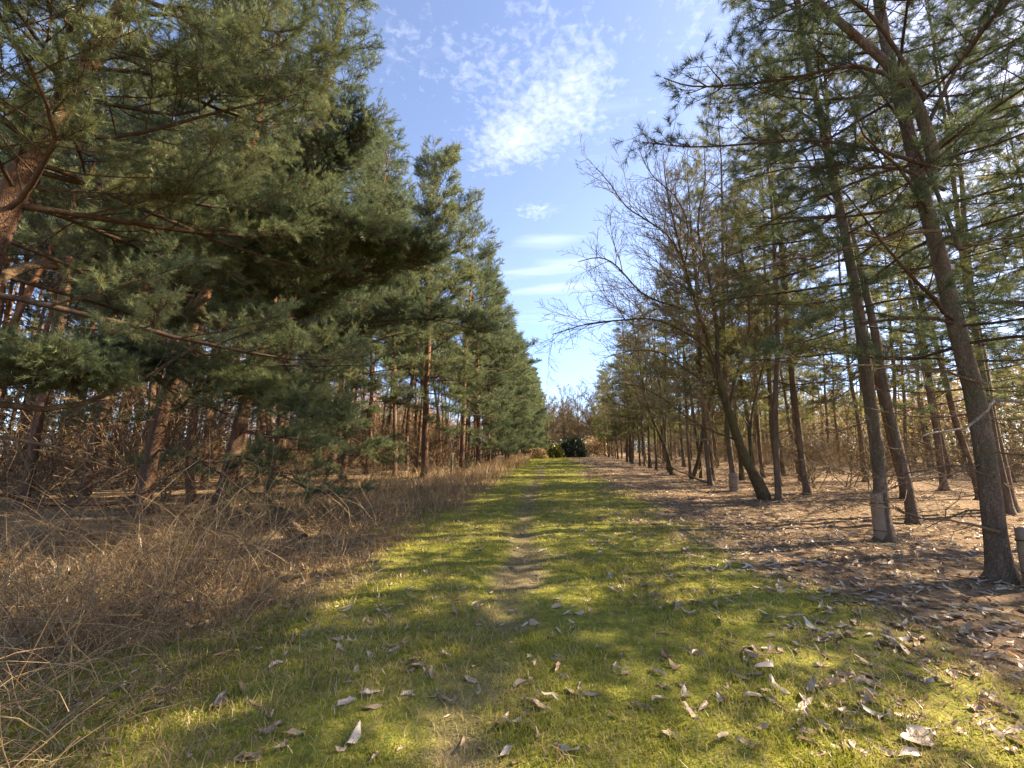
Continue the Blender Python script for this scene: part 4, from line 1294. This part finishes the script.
for k in range(150):
    if k < 95:
        px = rnd.uniform(560, 1024); py = 540 + 225 * rnd.random() ** 1.3
    elif k < 125:
        px = rnd.uniform(60, 420); py = rnd.uniform(600, 765)
    else:
        px = rnd.uniform(380, 640); py = 540 + 160 * rnd.random()
    side = 'on the moss towards the sunny wood' if k < 95 else ('among the dry bramble margin' if k < 125 else 'scattered on the middle of the ride')
    fall(px, py, rnd.uniform(.06, .15), 'small pale dead leaf ' + side, 'pale dead leaves ' + side)

# ------------------------------------------------------------------ light, sky, camera
az, el = D2R(SUN_AZ), D2R(SUN_EL)
sd = Vector((math.sin(az) * math.cos(el), math.cos(az) * math.cos(el), math.sin(el)))
L = bpy.data.lights.new('sun', 'SUN'); L.energy = 5.0; L.angle = D2R(.5); L.color = (1, .84, .62)
o = bpy.data.objects.new('sun', L); COL.objects.link(o); o.rotation_euler = sd.to_track_quat('Z', 'Y').to_euler()

w = bpy.data.worlds.new('World'); scene.world = w; w.use_nodes = True
nt = w.node_tree; nt.nodes.clear()
sky = nd(nt, 'ShaderNodeTexSky'); sky.sky_type = 'NISHITA'; sky.sun_disc = False
sky.sun_elevation = el; sky.sun_rotation = az; sky.air_density = .8; sky.dust_density = .45; sky.ozone_density = 2.0
tc = nd(nt, 'ShaderNodeTexCoord')
sp = nd(nt, 'ShaderNodeSeparateXYZ', {0: (tc, 'Generated')})
zc = nd(nt, 'ShaderNodeMath', {0: (sp, 2), 1: .06}, operation='MAXIMUM')
ux = nd(nt, 'ShaderNodeMath', {0: (sp, 0), 1: (zc, 0)}, operation='DIVIDE')
uy = nd(nt, 'ShaderNodeMath', {0: (sp, 1), 1: (zc, 0)}, operation='DIVIDE')
cv = nd(nt, 'ShaderNodeCombineXYZ', {0: (ux, 0), 1: (uy, 0)})


def skyuv(px, py):
    d = (at(px, py, 1) - CAM).normalized()
    return d.x / d.z, d.y / d.z


n1 = nd(nt, 'ShaderNodeTexNoise', {'Vector': (cv, 0), 'Scale': 32.0, 'Detail': 5.0, 'Roughness': .62, 'Distortion': .3})
n2 = nd(nt, 'ShaderNodeTexNoise', {'Vector': (cv, 0), 'Scale': 3.0, 'Detail': 3.0})
mpw = nd(nt, 'ShaderNodeMapping', {'Vector': (cv, 0), 'Rotation': (0, 0, .5), 'Scale': (1.2, 6, 1)})
n3 = nd(nt, 'ShaderNodeTexNoise', {'Vector': (mpw, 0), 'Scale': 1.5, 'Detail': 5.0})


def blob(px, py, sx, sy, rot=0):
    u, v = skyuv(px, py)
    mp = nd(nt, 'ShaderNodeMapping', {'Vector': (cv, 0), 'Location': (u, v, 0), 'Rotation': (0, 0, rot), 'Scale': (sx, sy, 1)}, vector_type='TEXTURE')
    ln = nd(nt, 'ShaderNodeVectorMath', {0: (mp, 0)}, operation='LENGTH')
    m = nd(nt, 'ShaderNodeMapRange', {'Value': (ln, 'Value'), 'From Min': 1.0, 'From Max': 0.0}, interpolation_type='SMOOTHSTEP')
    return m


def addn(a, b):
    return nd(nt, 'ShaderNodeMath', {0: (a, 0), 1: (b, 0)}, operation='ADD')


def muln(a, v):
    return nd(nt, 'ShaderNodeMath', {0: (a, 0), 1: v}, operation='MULTIPLY')


puff = addn(addn(blob(560, 118, .42, .26, .2), muln(blob(500, 150, .26, .22), .9)), muln(blob(536, 212, .14, .16), .8))
puff = addn(puff, addn(muln(blob(480, 50, .45, .45), .5), muln(blob(640, 30, .5, .35), .5)))
pf = nd(nt, 'ShaderNodeMath', {0: (n1, 'Fac'), 1: (n2, 'Fac')}, operation='ADD')
pm = nd(nt, 'ShaderNodeMath', {0: (puff, 0), 1: .42, 2: (pf, 0)}, operation='MULTIPLY_ADD')
pr = nd(nt, 'ShaderNodeMapRange', {'Value': (pm, 0), 'From Min': 1.22, 'From Max': 2.0})
wis = addn(addn(blob(548, 268, .5, .14, -.2), blob(550, 288, .6, .16, -.2)), addn(muln(blob(545, 242, .3, .12), .8), muln(blob(500, 320, 1.4, .3), .5)))
wm = nd(nt, 'ShaderNodeMath', {0: (wis, 0), 1: .5, 2: (n3, 'Fac')}, operation='MULTIPLY_ADD')
wr = nd(nt, 'ShaderNodeMapRange', {'Value': (wm, 0), 'From Min': .62, 'From Max': 1.15, 'To Max': .5})
cm = nd(nt, 'ShaderNodeMath', {0: (pr, 0), 1: (wr, 0)}, operation='MAXIMUM')
cs = muln(cm, .52)
tint = mixc(nt, 1.0, (sky, 0), (1.26, 1.06, 1.0)); tint.blend_type = 'MULTIPLY'
hor = nd(nt, 'ShaderNodeMapRange', {'Value': (sp, 2), 'From Min': .0, 'From Max': .42})
hcol = ramp(nt, (hor, 0), [(0, (.50, .64, .88)), (.5, (.74, .85, 1.0)), (1, (1, 1, 1))])
tint2 = mixc(nt, 1.0, (tint, 2), (hcol, 0)); tint2.blend_type = 'MULTIPLY'
cloud = mixc(nt, (cs, 0), (tint2, 2), (5.3, 5.4, 5.7))
bg = nd(nt, 'ShaderNodeBackground', {'Color': (cloud, 2), 'Strength': .094})
nd(nt, 'ShaderNodeOutputWorld', {'Surface': (bg, 0)})

cam = bpy.data.cameras.new('camera'); cam.sensor_width = 36; cam.lens = 36 * F / 1024; cam.clip_end = 3000; cam.clip_start = .05
o = bpy.data.objects.new('camera', cam); COL.objects.link(o); o.location = CAM; o.rotation_euler = (math.pi / 2 + PITCH, 0, YAW)
scene.camera = o

vs = scene.view_settings
vs.view_transform = 'Standard'; vs.look = 'None'; vs.exposure = 2.15; vs.gamma = 1; vs.use_curve_mapping = False
scene.render.engine = 'CYCLES'
cy = scene.cycles
cy.max_bounces = 6; cy.diffuse_bounces = 5; cy.glossy_bounces = 2; cy.transmission_bounces = 3; cy.transparent_max_bounces = 4
cy.use_denoising = True
cy.caustics_reflective = False; cy.caustics_refractive = False
cy.sample_clamp_indirect = 6
